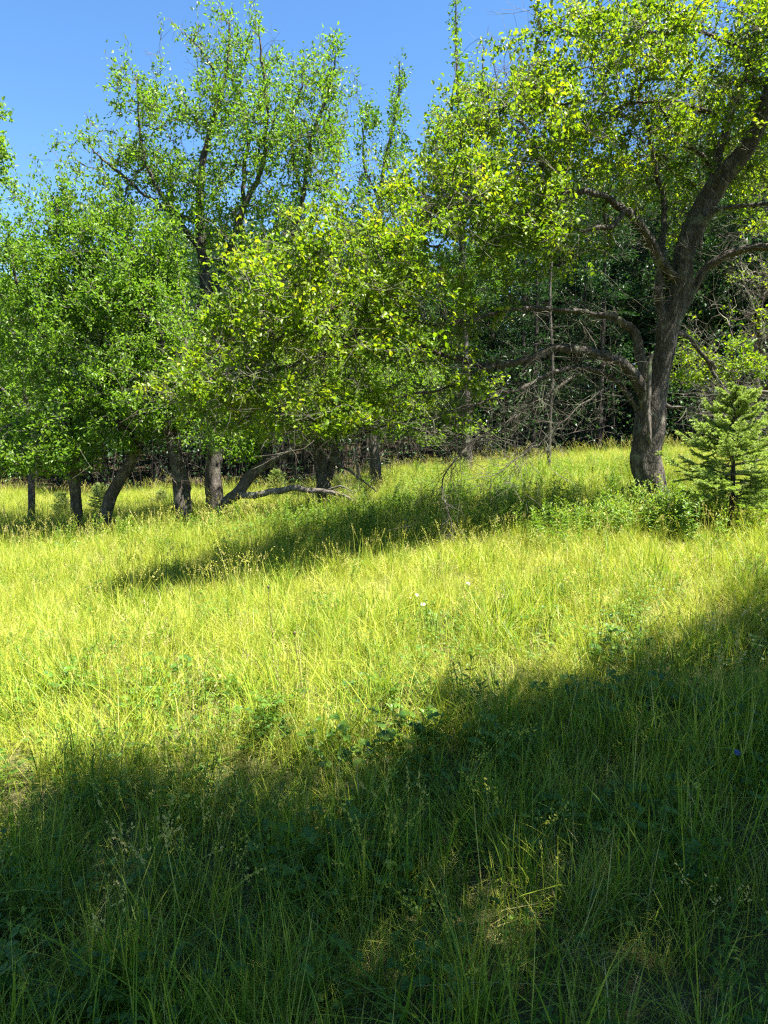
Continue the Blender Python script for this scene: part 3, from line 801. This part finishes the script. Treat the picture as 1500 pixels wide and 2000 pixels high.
    Pc, rc = catmull(np.array([p - [0, 0, .2], p + (q - p) * .3 + [.02, 0, 0], p + (q - p) * .5 + [.06, 0, 0], p + (q - p) * .8 + [-.03, 0, 0], q]), [.05, .045, .04, .033, .025], .2)
    mb = MB(); V, F = tube(Pc, rc, 9, .06, 3); mb.add(V, F); link('trunk', mb.mesh('trunk', M['bark'], off=p), t)
    mb = MB()
    for z in np.arange(.8, 5, .35):
        a = rs.rand() * 6.28; d = np.array([math.cos(a), math.sin(a), .1]); b = p + (q - p) * z / (q - p)[2]
        pp = np.array([b, b + d * .2, b + d * rs.uniform(.3, .6) + [0, 0, -.05]]); V, F = tube(pp, [.008, .006, .003], 3); mb.add(V, F)
    link('twigs', mb.mesh('twigs', M['dead'], off=p), t, kind='stuff')
    # thin stems and brush that make the wood's edge dark and tangled
    mb = MB(); dm = MB()
    for i in range(800):
        y0 = rs.uniform(0, 9) ** 1.2; x = rs.uniform(-.75, .75) * 25
        y = float(edge_y(x)) + .4 + y0; x = x * y / 25
        b = np.array([x, y, float(ground(x, y)) - .05]); h = rs.uniform(.6, 4.5)
        d = unit(np.array([rs.normal() * .18, rs.normal() * .18, 1]))
        m = 5; P = b + d * np.linspace(0, h, m)[:, None] + np.cumsum(rs.normal(size=(m, 3)) * .05, axis=0)
        r = rs.uniform(.006, .03)
        V, F = tube(P, np.linspace(r, r * .4, m), 4); mb.add(V, F)
    link('brushwood', mb.mesh('brushwood', M['pine_bark']))['kind'] = 'stuff'
    # the farther trees, one closed mass
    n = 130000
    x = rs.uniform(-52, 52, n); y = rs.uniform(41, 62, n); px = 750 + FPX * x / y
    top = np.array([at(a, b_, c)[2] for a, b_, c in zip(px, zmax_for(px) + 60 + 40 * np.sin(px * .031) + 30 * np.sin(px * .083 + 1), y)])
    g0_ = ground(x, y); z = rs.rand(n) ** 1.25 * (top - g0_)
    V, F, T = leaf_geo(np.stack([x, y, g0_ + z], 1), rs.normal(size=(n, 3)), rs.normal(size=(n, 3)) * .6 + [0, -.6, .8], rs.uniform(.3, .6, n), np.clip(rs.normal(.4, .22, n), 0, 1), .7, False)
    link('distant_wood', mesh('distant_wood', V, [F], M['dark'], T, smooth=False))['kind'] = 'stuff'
    # shrub layer inside the wood
    lp = []; ld = []
    n = 80000
    x = rs.uniform(-22, 24, n); e = edge_y(x)
    dens = .5 + .5 * np.sin(x * 1.3) * np.sin(x * .47 + 2)
    y = e + .6 + rs.exponential(3.2, n); z = rs.uniform(0, 1, n) ** 1.3 * (2.6 + 1.5 * dens)
    gap = (z < 1.0 + .5 * dens) & (rs.rand(n) < np.where(x > 2, .45, .8))
    kx = ~gap
    pos = np.stack([x, y, ground(x, y) + z + .15], 1)[kx]
    cl = np.round(pos / .55); ph = np.abs(np.sin(cl[:, 0] * 12.99 + cl[:, 1] * 78.2 + cl[:, 2] * 37.7) * 43758.5) % 1
    pos = pos[ph > .45]; n = len(pos)
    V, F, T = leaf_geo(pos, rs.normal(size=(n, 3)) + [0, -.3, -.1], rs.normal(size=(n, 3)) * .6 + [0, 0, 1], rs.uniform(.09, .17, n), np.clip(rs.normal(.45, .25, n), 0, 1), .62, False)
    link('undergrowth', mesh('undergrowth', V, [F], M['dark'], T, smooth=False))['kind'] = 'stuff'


wood()


# ---- tree that shades the near meadow; it stands to the right of the camera
def shade_tree():
    rs = np.random.RandomState(91)
    def foot(px, py):      # the place on the meadow (grass half height) seen at that pixel
        Y = 2.0
        for _ in range(60):
            p = at(px, py, Y); e = p[2] - float(ground(p[0], Y)) - .13; Y += e * 2.0; Y = max(.5, Y)
        return at(px, py, Y)[:2]
    bd = np.array([foot(*q) for q in ((-200, 1540), (0, 1512), (150, 1490), (300, 1445), (430, 1425), (500, 1480), (560, 1550), (620, 1540), (700, 1475), (800, 1398), (950, 1330), (1100, 1310), (1250, 1270), (1400, 1215), (1500, 1140))])
    bx = np.append(bd[:, 0], [4.4, 9]); by = np.append(bd[:, 1], [5.8, 5.6])
    gx, gy = np.meshgrid(np.arange(-5, 9, .36), np.arange(-.5, 7, .36)); sx = np.repeat(gx.ravel(), 4); sy = np.repeat(gy.ravel(), 4)
    n = len(sx); sx = sx + rs.uniform(-.2, .2, n); sy = sy + rs.uniform(-.2, .2, n); h = rs.uniform(3.4, 7.6, n)
    ok = sy < np.interp(sx, bx, by) - .1 + rs.normal(0, .17, n)
    for gp, gr in (((490, 1680), .10), ((960, 1680), .17)):      # gaps in the crown: sun flecks
        fx, fy = foot(*gp); ok &= ((sx - fx) / 1.5) ** 2 + (sy - fy) ** 2 > gr ** 2
    P = np.stack([sx, sy, ground(sx, sy)], 1) + SUN[None] / SUN[2] * h[:, None]
    ok &= (P[:, 0] - 3.0) ** 2 + (P[:, 1] - 1.0) ** 2 < 7.0 ** 2
    # keep it out of the picture: beside or above what the lens takes in
    Q = P - CAM; f = Q[:, 1] * math.cos(PITCH) + Q[:, 2] * math.sin(PITCH); u = -Q[:, 1] * math.sin(PITCH) + Q[:, 2] * math.cos(PITCH)
    inside = (f > 0) & (np.abs(Q[:, 0]) < .575 * f + .25) & (u < .755 * f + .25)
    P = P[ok & ~inside]
    rs.shuffle(P); P = P[:int(len(P) * .99)]
    T = np.array([5.6, .3]); b = np.array([T[0], T[1], float(ground(*T))])
    limbs = [(np.array([b - [0, 0, .2], b + [-.1, .1, 1.2], b + [-.3, .3, 2.4], b + [-.7, .4, 3.6], b + [-1.2, .5, 5.2]]), np.array([.24, .2, .18, .13, .05]), 'live'),
             (np.array([b + [-.15, .1, 1.8], b + [-1.2, .9, 3.0], b + [-2.4, 1.6, 3.9], b + [-3.8, 2.0, 4.5]]), np.array([.13, .1, .07, .03]), 'live'),
             (np.array([b + [-.2, .1, 2.0], b + [-1.4, -.4, 3.3], b + [-2.8, -.5, 4.1], b + [-4.6, -.3, 4.7]]), np.array([.12, .1, .07, .03]), 'live'),
             (np.array([b + [-.2, .2, 2.2], b + [.3, 1.6, 3.2], b + [.3, 3.2, 3.9], b + [.2, 5.0, 4.3]]), np.array([.11, .09, .06, .03]), 'live'),
             (np.array([b + [-.2, .2, 2.2], b + [1.0, -.4, 3.4], b + [2.0, -.6, 4.3]]), np.array([.1, .08, .04]), 'live')]
    blobs = [(p, (.26, .26, .2), 1) for p in P]
    grow_tree('apple_tree', b, limbs, blobs, 10500, 'spreading apple tree standing right beside the viewer, shading the near grass', seed=92,
              leaf=.10, per=24, spray=1.4, tip_len=.5, detail=False, tintc=.5, dead_tips=100,
              keep=lambda A: ~(((A - CAM)[:, 1] > 0) & (np.abs(A[:, 0]) < .6 * A[:, 1] + .55) & ((A - CAM)[:, 2] < .62 * A[:, 1] + .75)))


shade_tree()


# ------------------------------------------------------------------ young spruces
def spruce(H, name, base, label, seed, group=None, detail=1.0, spread=.63):
    rs = np.random.RandomState(seed)
    t = thing(name, base, label, 'spruce', group)
    mb = MB(); Pc, rc = catmull([[0, 0, -.1], [.01, 0, H * .3], [0, .01, H * .7], [0, 0, H]], [H * .022, H * .017, H * .008, .002], .05)
    V, F = tube(Pc, rc, 10, .06, seed); mb.add(V, F, .5, 0)
    link('trunk', mb.mesh('trunk', [M['pine_bark']]), t)

    def brush(mb, P, dens, nl):
        P = np.asarray(P); L = np.linalg.norm(P[-1] - P[0]); n = max(10, int(L * dens)); s = rs.rand(n)
        k = s * (len(P) - 1); i = np.clip(k.astype(int), 0, len(P) - 2); f = (k - i)[:, None]
        p = P[i] * (1 - f) + P[i + 1] * f; d = unit(P[-1] - P[0])
        dr = unit(rs.normal(size=(n, 3)) * [1, 1, 1] + [0, 0, .35]); dr = unit(dr - (dr @ d)[:, None] * d + d * .75)
        sd = unit(np.cross(dr, rs.normal(size=(n, 3)))) * .0034
        ln = nl * rs.uniform(.7, 1.1, n)[:, None]
        V = np.stack([p - sd, p + sd, p + dr * ln], 1).reshape(-1, 3)
        mb.add(V, np.arange(3 * n).reshape(-1, 3), np.repeat(np.clip(rs.normal(.45, .15, n) + .5 * (s > .7), 0, 1), 3), 1)
    z = H * .26
    while z < H * .99:
        rel = z / H; nb = rs.randint(4, 7)
        L0 = H * spread * (1 - rel) ** .8 * min(1, .75 + rel * 1.2) + .05
        a0 = rs.rand() * 6.28
        for k in range(nb):
            a = a0 + k * 6.28 / nb + rs.normal() * .25; L = L0 * rs.uniform(.55, 1.15)
            rise = -.02 + .9 * rel ** 1.4 + rs.normal() * .13
            d = np.array([math.cos(a), math.sin(a), 0]); s = np.linspace(0, 1, 8)[:, None]
            P = np.array([0, 0, z]) + d * s * L + np.array([0, 0, 1]) * (rise * L * s + .10 * L * s ** 2.2 - .1 * L * s * (1 - s)) + rs.normal(size=(8, 3)) * .006
            bm = MB(); V, F = tube(P, np.linspace(.009 * H / 1.5, .0025, 8), 4); bm.add(V, F, .5, 0)
            brush(bm, P[3:], 700 * detail, .024)
            side = np.cross(d, [0, 0, 1])
            for q in np.arange(.22, .97, .06 if detail >= 1 else .12):
                for sg in (-1, 1):
                    if rs.rand() < .15: continue
                    i = q * 7; b = P[int(i)] * (1 - i % 1) + P[min(7, int(i) + 1)] * (i % 1)
                    l2 = L * .42 * (1.05 - q) * rs.uniform(.7, 1.1) + .035
                    dd = unit(d * .8 + side * sg * .8 + np.array([0, 0, rise * .6 + .05 + rs.normal() * .25]))
                    Q = b + dd * np.linspace(0, 1, 4)[:, None] * l2 + np.array([0, 0, -.04]) * np.linspace(0, 1, 4)[:, None] ** 2 * l2
                    V, F = tube(Q, [.003, .0025, .002, .0012], 3); bm.add(V, F, .5, 0); brush(bm, Q, 850 * detail, .023)
                    if l2 > .18:
                        for w_ in (.4, .65):
                            for s2 in (-1, 1):
                                b2 = Q[0] + (Q[-1] - Q[0]) * w_; d3 = unit(dd + side * s2 * .7 + d * .3); Q2 = np.array([b2, b2 + d3 * l2 * .2, b2 + d3 * l2 * .38]); brush(bm, Q2, 850 * detail, .021)
            link('branch', bm.mesh('branch', [M['twig'], M['needle']], smooth=False), t)
        z += H * .055 * rs.uniform(.8, 1.2)
    bm = MB(); brush(bm, np.array([[0, 0, H * .8], [0, 0, H * .9], [0, 0, H]]), 300, .018)
    link('leader_needles', bm.mesh('leader_needles', [M['twig'], M['needle']], smooth=False), t)
    return t


b = on_ground(1432, 7.6)
sp = spruce(at(1432, 765, 7.6)[2] - b[2] + .0, 'young_spruce', b, 'bushy young spruce with fresh blue-green tips beside the large apple tree', 3)
GS = 'small spruces at the far left of the meadow'
for px, Y, h, lab in ((117, 16.5, .62, 'small pale spruce left of the upright tree at the left end of the meadow'), (192, 17, .75, 'small spruce seen between the upright trunk and the slanting trunk'),
                      (313, 18.5, .4, 'tiny spruce left of the double-trunked tree'), (540, 20, .7, 'reddish little spruce at the far meadow edge behind the level dead bough')):
    spruce(h, 'small_spruce', on_ground(px, Y), lab, int(px), GS, detail=.45, spread=.6)


# ------------------------------------------------------------------ grass and flowers: templates
def blades(mb, n, rad, h, w, lean, rs, tint=(.35, .18), curl=.5, seg=3):
    a = rs.rand(n) * 6.28; r = rad * np.sqrt(rs.rand(n))
    b = np.stack([np.cos(a) * r, np.sin(a) * r, np.full(n, -.02)], 1)
    da = rs.rand(n) * 6.28; d = np.stack([np.cos(da), np.sin(da), np.zeros(n)], 1)
    hh = h * rs.uniform(.5, 1.15, n); ln = np.abs(rs.normal(0, lean, n)) + .03
    fa = da + rs.uniform(.8, 2.3, n); s = np.stack([np.cos(fa), np.sin(fa), np.zeros(n)], 1)
    ww = w * rs.uniform(.6, 1.3, n)
    tt = np.clip(rs.normal(tint[0], tint[1], n), 0, 1)
    lv = []; tv = []
    for k in range(seg + 1):
        u = k / seg
        c = b + np.array([0, 0, 1]) * (hh * (u - curl * ln * u * u))[:, None] + d * (hh * ln * (u * .5 + u * u))[:, None]
        wk = (ww * (1 - u ** 1.6) * (0.7 + .6 * u if u < .5 else 1))[:, None] * .5
        if k < seg: lv += [c - s * wk, c + s * wk]; tv += [tt - .12 * (1 - u)] * 2
        else: lv.append(c); tv.append(np.clip(tt + .1, 0, 1))
    nv = 2 * seg + 1
    V = np.stack(lv, 1).reshape(-1, 3); T = np.stack(tv, 1).reshape(-1)
    o = np.arange(n)[:, None] * nv
    Q = np.concatenate([o + np.array([[2 * k, 2 * k + 1, 2 * k + 3, 2 * k + 2]]) for k in range(seg - 1)]) if seg > 1 else np.zeros((0, 4), int)
    T3 = o + np.array([[2 * seg - 2, 2 * seg - 1, 2 * seg]])
    mb.add(V, [Q, T3], np.clip(T, 0, 1))


def seed_stems(mb, n, rad, h, rs, head=.07, tint=.9, fluffy=False):
    for _ in range(n):
        a = rs.rand() * 6.28; r = rad * math.sqrt(rs.rand()); b = np.array([math.cos(a) * r, math.sin(a) * r, -.02])
        hh = h * rs.uniform(.75, 1.15); da = rs.rand() * 6.28; d = np.array([math.cos(da), math.sin(da), 0]); ln = abs(rs.normal(0, .16)) + .04
        u = np.linspace(0, 1, 6)[:, None]
        P = b + np.array([0, 0, 1]) * hh * (u - .4 * ln * u * u) + d * hh * ln * u * u * 1.2
        V, F = tube(P, np.linspace(.0013, .0007, 6), 3); mb.add(V, F, tint - .25)
        T = unit(P[-1] - P[-2]); m = 16 if fluffy else 11
        t = rs.rand(m); p = P[-1] - T * t[:, None] * head + rs.normal(size=(m, 3)) * (.012 if fluffy else .003) * (1.1 - t[:, None] * .4)
        dr = T + rs.normal(size=(m, 3)) * (.6 if fluffy else .25)
        V, F, TT = leaf_geo(p, dr, rs.normal(size=(m, 3)), np.full(m, .013), np.full(m, tint), .35, False, .3)
        mb.add(V, F, TT)


def clover(mb, n, rad, h, rs, lf=.022, tint=.3):
    pos = []; dr = []; nr = []
    for _ in range(n):
        a = rs.rand() * 6.28; r = rad * math.sqrt(rs.rand()); b = np.array([math.cos(a) * r, math.sin(a) * r, 0]); hh = h * rs.uniform(.4, 1.1)
        c = b + [rs.normal() * .03, rs.normal() * .03, hh]
        V, F = tube(np.array([b, (b + c) / 2 + [.005, 0, 0], c]), [.001, .001, .0008], 3); mb.add(V, F, tint)
        a0 = rs.rand() * 6.28; tl = rs.normal(size=3) * .35 + [0, 0, 1]
        for k in range(3):
            aa = a0 + k * 2.09; pos.append(c); dr.append([math.cos(aa), math.sin(aa), rs.normal() * .25]); nr.append(tl)
    n = len(pos)
    V, F, T = leaf_geo(np.array(pos), np.array(dr), np.array(nr), lf * rs.uniform(.7, 1.2, n), np.clip(rs.normal(tint, .15, n), 0, 1), .85, True, .1)
    mb.add(V, F, T)


def forb(mb, h, rs, nst=1, lf=.07, tint=.5, wide=.26, rad=.03):
    for _ in range(nst):
        a = rs.rand() * 6.28; r = rad * math.sqrt(rs.rand()); b = np.array([math.cos(a) * r, math.sin(a) * r, -.03]); d = rs.normal(size=3) * .1; d[2] = 1
        hh = h * rs.uniform(.7, 1.1); u = np.linspace(0, 1, 6)[:, None]; P = b + d * u * hh + np.array([rs.normal() * .04, rs.normal() * .04, 0]) * u ** 2
        V, F = tube(P, np.linspace(.003, .0012, 6), 4); mb.add(V, F, tint * .6)
        m = int(hh / .018); t = rs.uniform(.12, 1, m); k = t * 5; i = np.clip(k.astype(int), 0, 4); f = (k - i)[:, None]
        p = P[i] * (1 - f) + P[i + 1] * f; aa = np.arange(m) * 2.4 + rs.rand() * 6
        dr = np.stack([np.cos(aa), np.sin(aa), .15 + .9 * t ** 3], 1)
        V, F, T = leaf_geo(p, dr, np.tile([0, 0, 1.], (m, 1)) + rs.normal(size=(m, 3)) * .15, lf * (1.1 - .55 * t) * rs.uniform(.8, 1.15, m), np.clip(rs.normal(tint, .12, m) + .25 * t ** 3, 0, 1), wide, True, .06)
        mb.add(V, F, T)


def template(fn, mats, seed, name):
    rs = np.random.RandomState(seed); mb = MB(); fn(mb, rs)
    return bpy.data.objects.new(name, mb.mesh(name, mats, smooth=False))


def scatter(name, temps, pos, rot, scl, idx):
    me = bpy.data.meshes.new(name)
    me.vertices.add(len(pos)); me.vertices.foreach_set("co", np.asarray(pos, np.float32).ravel())
    for nm, ty, dat in (("rot", 'FLOAT_VECTOR', rot), ("scl", 'FLOAT_VECTOR', scl), ("idx", 'INT', idx)):
        a = me.attributes.new(nm, ty, 'POINT')
        a.data.foreach_set("vector" if ty == 'FLOAT_VECTOR' else "value", np.asarray(dat, np.float32 if ty != 'INT' else np.int32).ravel())
    o = link(name, me); o['kind'] = 'stuff'
    g = bpy.data.node_groups.new(name, 'GeometryNodeTree')
    g.interface.new_socket("Geometry", in_out='INPUT', socket_type='NodeSocketGeometry')
    g.interface.new_socket("Geometry", in_out='OUTPUT', socket_type='NodeSocketGeometry')
    gi = g.nodes.new("NodeGroupInput"); go = g.nodes.new("NodeGroupOutput")
    jn = g.nodes.new("GeometryNodeJoinGeometry")
    for t in reversed(temps):      # join keeps the last link first
        oi = g.nodes.new("GeometryNodeObjectInfo"); oi.inputs[0].default_value = t; oi.inputs['As Instance'].default_value = True
        g.links.new(oi.outputs['Geometry'], jn.inputs[0])
    ip = g.nodes.new("GeometryNodeInstanceOnPoints")
    g.links.new(gi.outputs[0], ip.inputs['Points']); g.links.new(jn.outputs[0], ip.inputs['Instance'])
    ip.inputs['Pick Instance'].default_value = True

    def attr(nm, ty):
        a = g.nodes.new("GeometryNodeInputNamedAttribute"); a.data_type = ty; a.inputs[0].default_value = nm
        return a.outputs[0]
    e = g.nodes.new("FunctionNodeEulerToRotation")
    g.links.new(attr("rot", 'FLOAT_VECTOR'), e.inputs[0]); g.links.new(e.outputs[0], ip.inputs['Rotation'])
    g.links.new(attr("scl", 'FLOAT_VECTOR'), ip.inputs['Scale']); g.links.new(attr("idx", 'INT'), ip.inputs['Instance Index'])
    g.links.new(ip.outputs[0], go.inputs[0])
    m = o.modifiers.new("scatter", 'NODES'); m.node_group = g
    return o


def vnoise(x, y, s, seed=0):
    r = np.random.RandomState(seed); o = 0
    for k in range(5):
        a = r.rand() * 6.28; f = r.uniform(.6, 1.6) / s; o = o + np.sin((x * math.cos(a) + y * math.sin(a)) * f * 6.28 + r.rand() * 6.28)
    return o / 5


def meadow():
    gm = [M['grass']]; wm = [M['weed']]
    T = []
    for k in range(3): T.append(template(lambda m, r: blades(m, 46, .10, .26, .0034, .45, r, (.56, .2), .5), gm, 100 + k, 'fine_grass'))
    for k in range(3): T.append(template(lambda m, r: blades(m, 26, .09, .40, .0056, .4, r, (.44, .2), .5, 4), gm, 110 + k, 'tall_grass'))
    for k in range(2): T.append(template(lambda m, r: (seed_stems(m, 6, .09, .48, r), blades(m, 14, .08, .25, .003, .4, r, (.6, .15))), gm, 120 + k, 'seeding_grass'))
    for k in range(2): T.append(template(lambda m, r: clover(m, 15, .10, .15, r), wm, 130 + k, 'clover'))
    for k in range(2): T.append(template(lambda m, r: blades(m, 24, .12, .2, .003, 1.6, r, (.97, .06), .45), gm, 140 + k, 'straw'))
    T.append(template(lambda m, r: forb(m, .3, r, 3, .05, .5, .3, .08), wm, 150, 'leafy_weed'))
    T.append(template(lambda m, r: (seed_stems(m, 5, .08, .62, r, .11, .85, True), blades(m, 16, .07, .36, .005, .3, r, (.35, .15), .5, 4)), gm, 151, 'bent_grass'))
    for k in range(2): T.append(template(lambda m, r: blades(m, 15, .10, .30, .0085, .6, r, (.38, .15), .6, 5), gm, 170 + k, 'broad_grass'))
    T.append(template(lambda m, r: (clover(m, 16, .13, .17, r, .034, .3), forb(m, .22, r, 2, .045, .4, .45, .08)), wm, 172, 'leafy_herb'))
    # 14-15 broad, 16 herb; 0-2 fine, 3-5 tall, 6-7 seeding, 8-9 clover, 10-11 straw, 12 weed, 13 bent
    rs = np.random.RandomState(77)
    P = []
    for y0, y1, dens in ((-2, 1, 30), (1, 6, 130), (6, 10, 95), (10, 15, 62), (15, 26, 38)):
        xm = max(4.5, .66 * y1 + 1.5)
        n = int((y1 - y0) * 2 * xm * dens)
        P.append(np.stack([rs.uniform(-xm, xm, n), rs.uniform(y0, y1, n)], 1))
    P = np.vstack(P); x, y = P.T
    ok = y < edge_y(x) + .5
    ok &= ~((np.abs(x) < .35) & (np.abs(y) < .45))
    ok &= ((x - at(1280, 985, 9)[0]) ** 2 + (y - 9) ** 2) > .25 ** 2
    bare = vnoise(x, y, 1.1, 4)
    ok &= ~((bare > .62) & (rs.rand(len(x)) < .75))
    x, y = x[ok], y[ok]; n = len(x)
    nz = vnoise(x, y, 1.6, 1); nz2 = vnoise(x, y, .7, 2); nz3 = vnoise(x, y, 3.5, 3)
    r = rs.rand(n)
    p_tall = .20 + .22 * nz; p_seed = (.06 + .06 * nz3) * np.where(y < 3.5, .3, 1); p_clo = np.clip(.09 - .18 * nz2, 0.02, .4) * (y < 6); p_straw = .10 + .12 * nz2 * (y < 9); p_weed = .02 + .03 * (nz3 > .2)
    p_bent = .02 + .02 * (y > 8)
    p_broad = np.where(y < 5, .12 + .08 * nz2, .03) * np.where(y > 3.2, .5, 1); p_herb = np.where(y < 4.5, .035 + .06 * nz, .005)
    c = np.cumsum(np.stack([p_tall, p_seed, p_clo, np.clip(p_straw, .02, 1), p_weed, p_bent, p_broad, np.clip(p_herb, 0, 1)]), 0)
    k = (r[None] > c).sum(0)
    idx = np.choose(k, [rs.randint(3, 6, n), rs.randint(6, 8, n), rs.randint(8, 10, n), rs.randint(10, 12, n), np.full(n, 12), np.full(n, 13), rs.randint(14, 16, n), np.full(n, 16), rs.randint(0, 3, n)])
    rot = np.stack([rs.normal(0, .12, n), rs.normal(0, .12, n), rs.rand(n) * 6.28], 1)
    s = rs.uniform(.75, 1.2, n) * (1 + .16 * nz) * (1 + .12 * (y > 9))
    s *= np.where(y < 3, .9, np.where(y < 9, .93, 1))
    scl = np.stack([s * rs.uniform(.9, 1.25, n), s * rs.uniform(.9, 1.25, n), s], 1)
    pos = np.stack([x, y, ground(x, y)], 1)
    scatter('meadow_grass', T, pos, rot, scl, idx)
    # leafy weeds round the apple tree, the gap and the spruce
    FT = [template(lambda m, r: forb(m, .55, r, 5, .085, .55, .26, .16), wm, 160 + k, 'goldenrod') for k in range(3)]
    FT.append(template(lambda m, r: clover(m, 40, .22, .3, r, .04, .5), wm, 165, 'broad_weed'))
    pts = []
    for (px, Y, sx, sy, m) in ((1280, 8.5, .8, .4, 35), (1380, 8.3, 1.0, .7, 130), (900, 13, 1.6, 2.0, 260), (830, 11.0, 1.1, 1.0, 120), (500, 11.8, 2.0, .6, 110), (1140, 9.2, .9, .5, 80), (700, 11.5, 1.0, .7, 80), (1000, 17, 2.5, 1.5, 160)):
        c = on_ground(px, Y)
        pts.append(np.stack([c[0] + rs.normal(0, sx, m), Y + rs.normal(0, sy, m)], 1))
    pts = np.vstack(pts); x, y = pts.T; n = len(x)
    rot = np.stack([rs.normal(0, .1, n), rs.normal(0, .1, n), rs.rand(n) * 6.28], 1); s = rs.uniform(.5, 1.1, n)
    scatter('leafy_weeds', FT, np.stack([x, y, ground(x, y)], 1), rot, np.stack([s, s, s], 1), rs.choice([0, 1, 2, 3], n, p=[.28, .28, .28, .16]))


meadow()


# ------------------------------------------------------------------ single plants that stand out
def plant(px, Y, h, label, seed, tint=.3, lf=.08, group=None):
    rs = np.random.RandomState(seed); b = on_ground(px, Y)
    t = thing('weed_plant', b, label, 'plant', group)
    mb = MB(); forb(mb, h, rs, 1, lf, tint, .28, .01)
    link('stem_and_leaves', mb.mesh('stem_and_leaves', [M['weed']], smooth=False), t)


plant(985, 9.4, .55, 'dark-leaved upright weed, left of two standing in the shade left of the large apple trunk', 1, .05)
plant(1020, 9.5, .6, 'dark-leaved upright weed, right of two standing in the shade left of the large apple trunk', 2, .05)
plant(1283, 8.45, .5, 'pale narrow-leaved weed growing right in front of the large apple trunk', 3, .75, .1)
plant(965, 15.5, .8, 'tall bright leafy weed at the meadow edge below the dark wood', 5, .85, .13)
plant(860, 12.6, .75, 'bright leafy weed behind the tip of the drooping dead branch', 6, .8, .12)


def stalk(px, Y, h, label, seed):
    rs = np.random.RandomState(seed); b = on_ground(px, Y)
    t = thing('dried_stalk', b, label, 'stalk')
    u = np.linspace(0, 1, 8)[:, None]; P = np.array([0, 0, -.02]) + np.array([rs.normal() * .03, 0, h]) * u + np.array([.012, 0, 0]) * np.sin(u * 5)
    mb = MB(); V, F = tube(P, np.linspace(.0028, .0015, 8), 5); mb.add(V, F)
    for _ in range(5):
        k = rs.randint(1, 7); d = unit(rs.normal(size=3) * [1, 1, .2] + [0, 0, .6]); V, F = tube(np.array([P[k], P[k] + d * .02, P[k] + d * .045]), [.0015, .0012, .0008], 3); mb.add(V, F)
    link('stem', mb.mesh('stem', [M['seedhead']]), t)
    mb = MB(); c = P[-1]; z = np.linspace(-1, 1, 7)
    V, F = tube(c + np.array([0, 0, 1]) * (z * .012)[:, None], .008 * np.sqrt(np.clip(1 - z ** 2, .02, 1)), 8, .1, 2, True); mb.add(V, F)
    link('seed_head', mb.mesh('seed_head', [M['seedhead']]), t)


stalk(523, 4.55, .55, 'dark dried stalk with a small seed head standing in the sunlit grass above the shade', 4)
stalk(578, 4.0, .40, 'shorter dark dried stalk at the edge of the shade, right of the taller one', 6)


def daisy(px, py, Y, label, seed, mat='petal', n=16, r=.016):
    rs = np.random.RandomState(seed); top = at(px, py, Y); b = np.array([top[0], Y, float(ground(top[0], Y))])
    h = max(.12, top[2] - b[2])
    t = thing('daisy' if mat == 'petal' else 'blue_flower', b, label, 'flower')
    c = np.array([0, 0, h]); mb = MB(); V, F = tube(np.array([[0, 0, -.02], [.01, 0, h * .5], c]), [.0016, .0014, .0012], 4); mb.add(V, F, .4); link('stem', mb.mesh('stem', [M['weed']]), t)
    tl = unit(np.array([rs.normal() * .3, -.45, 1]))
    a = np.arange(n) / n * 6.28; e1 = unit(np.cross(tl, [0, 1, .2])); e2 = np.cross(tl, e1)
    d = np.cos(a)[:, None] * e1 + np.sin(a)[:, None] * e2 + tl * rs.normal(.05, .06, (n, 1))
    for q in range(n):
        V, F, T = leaf_geo((c + unit(d[q]) * .005)[None], d[q][None], tl[None], np.array([r]), np.array([.6]), .38, True, .04); mb = MB(); mb.add(V, F, T)
        link('petal', mb.mesh('petal', [M[mat]], smooth=False), t)
    mb = MB(); z = np.linspace(-.2, 1, 5); V, F = tube(c + tl * (z * .005)[:, None], .0075 * np.sqrt(np.clip(1 - z ** 2, .03, 1)), 8, 0, 0, True); mb.add(V, F)
    link('flower_disc', mb.mesh('flower_disc', [M['yolk' if mat == 'petal' else mat]]), t)


daisy(815, 1192, 5.6, 'white daisy in the sunlit grass, uppermost left of the three', 1)
daisy(826, 1224, 5.3, 'white daisy just below and right of the brightest daisy', 2)
daisy(914, 1172, 5.8, 'white daisy in the sunlit grass, rightmost of the three', 3)
daisy(1433, 1573, 2.75, 'small blue flower in the shaded grass at the right', 4, 'blue', 12, .013)
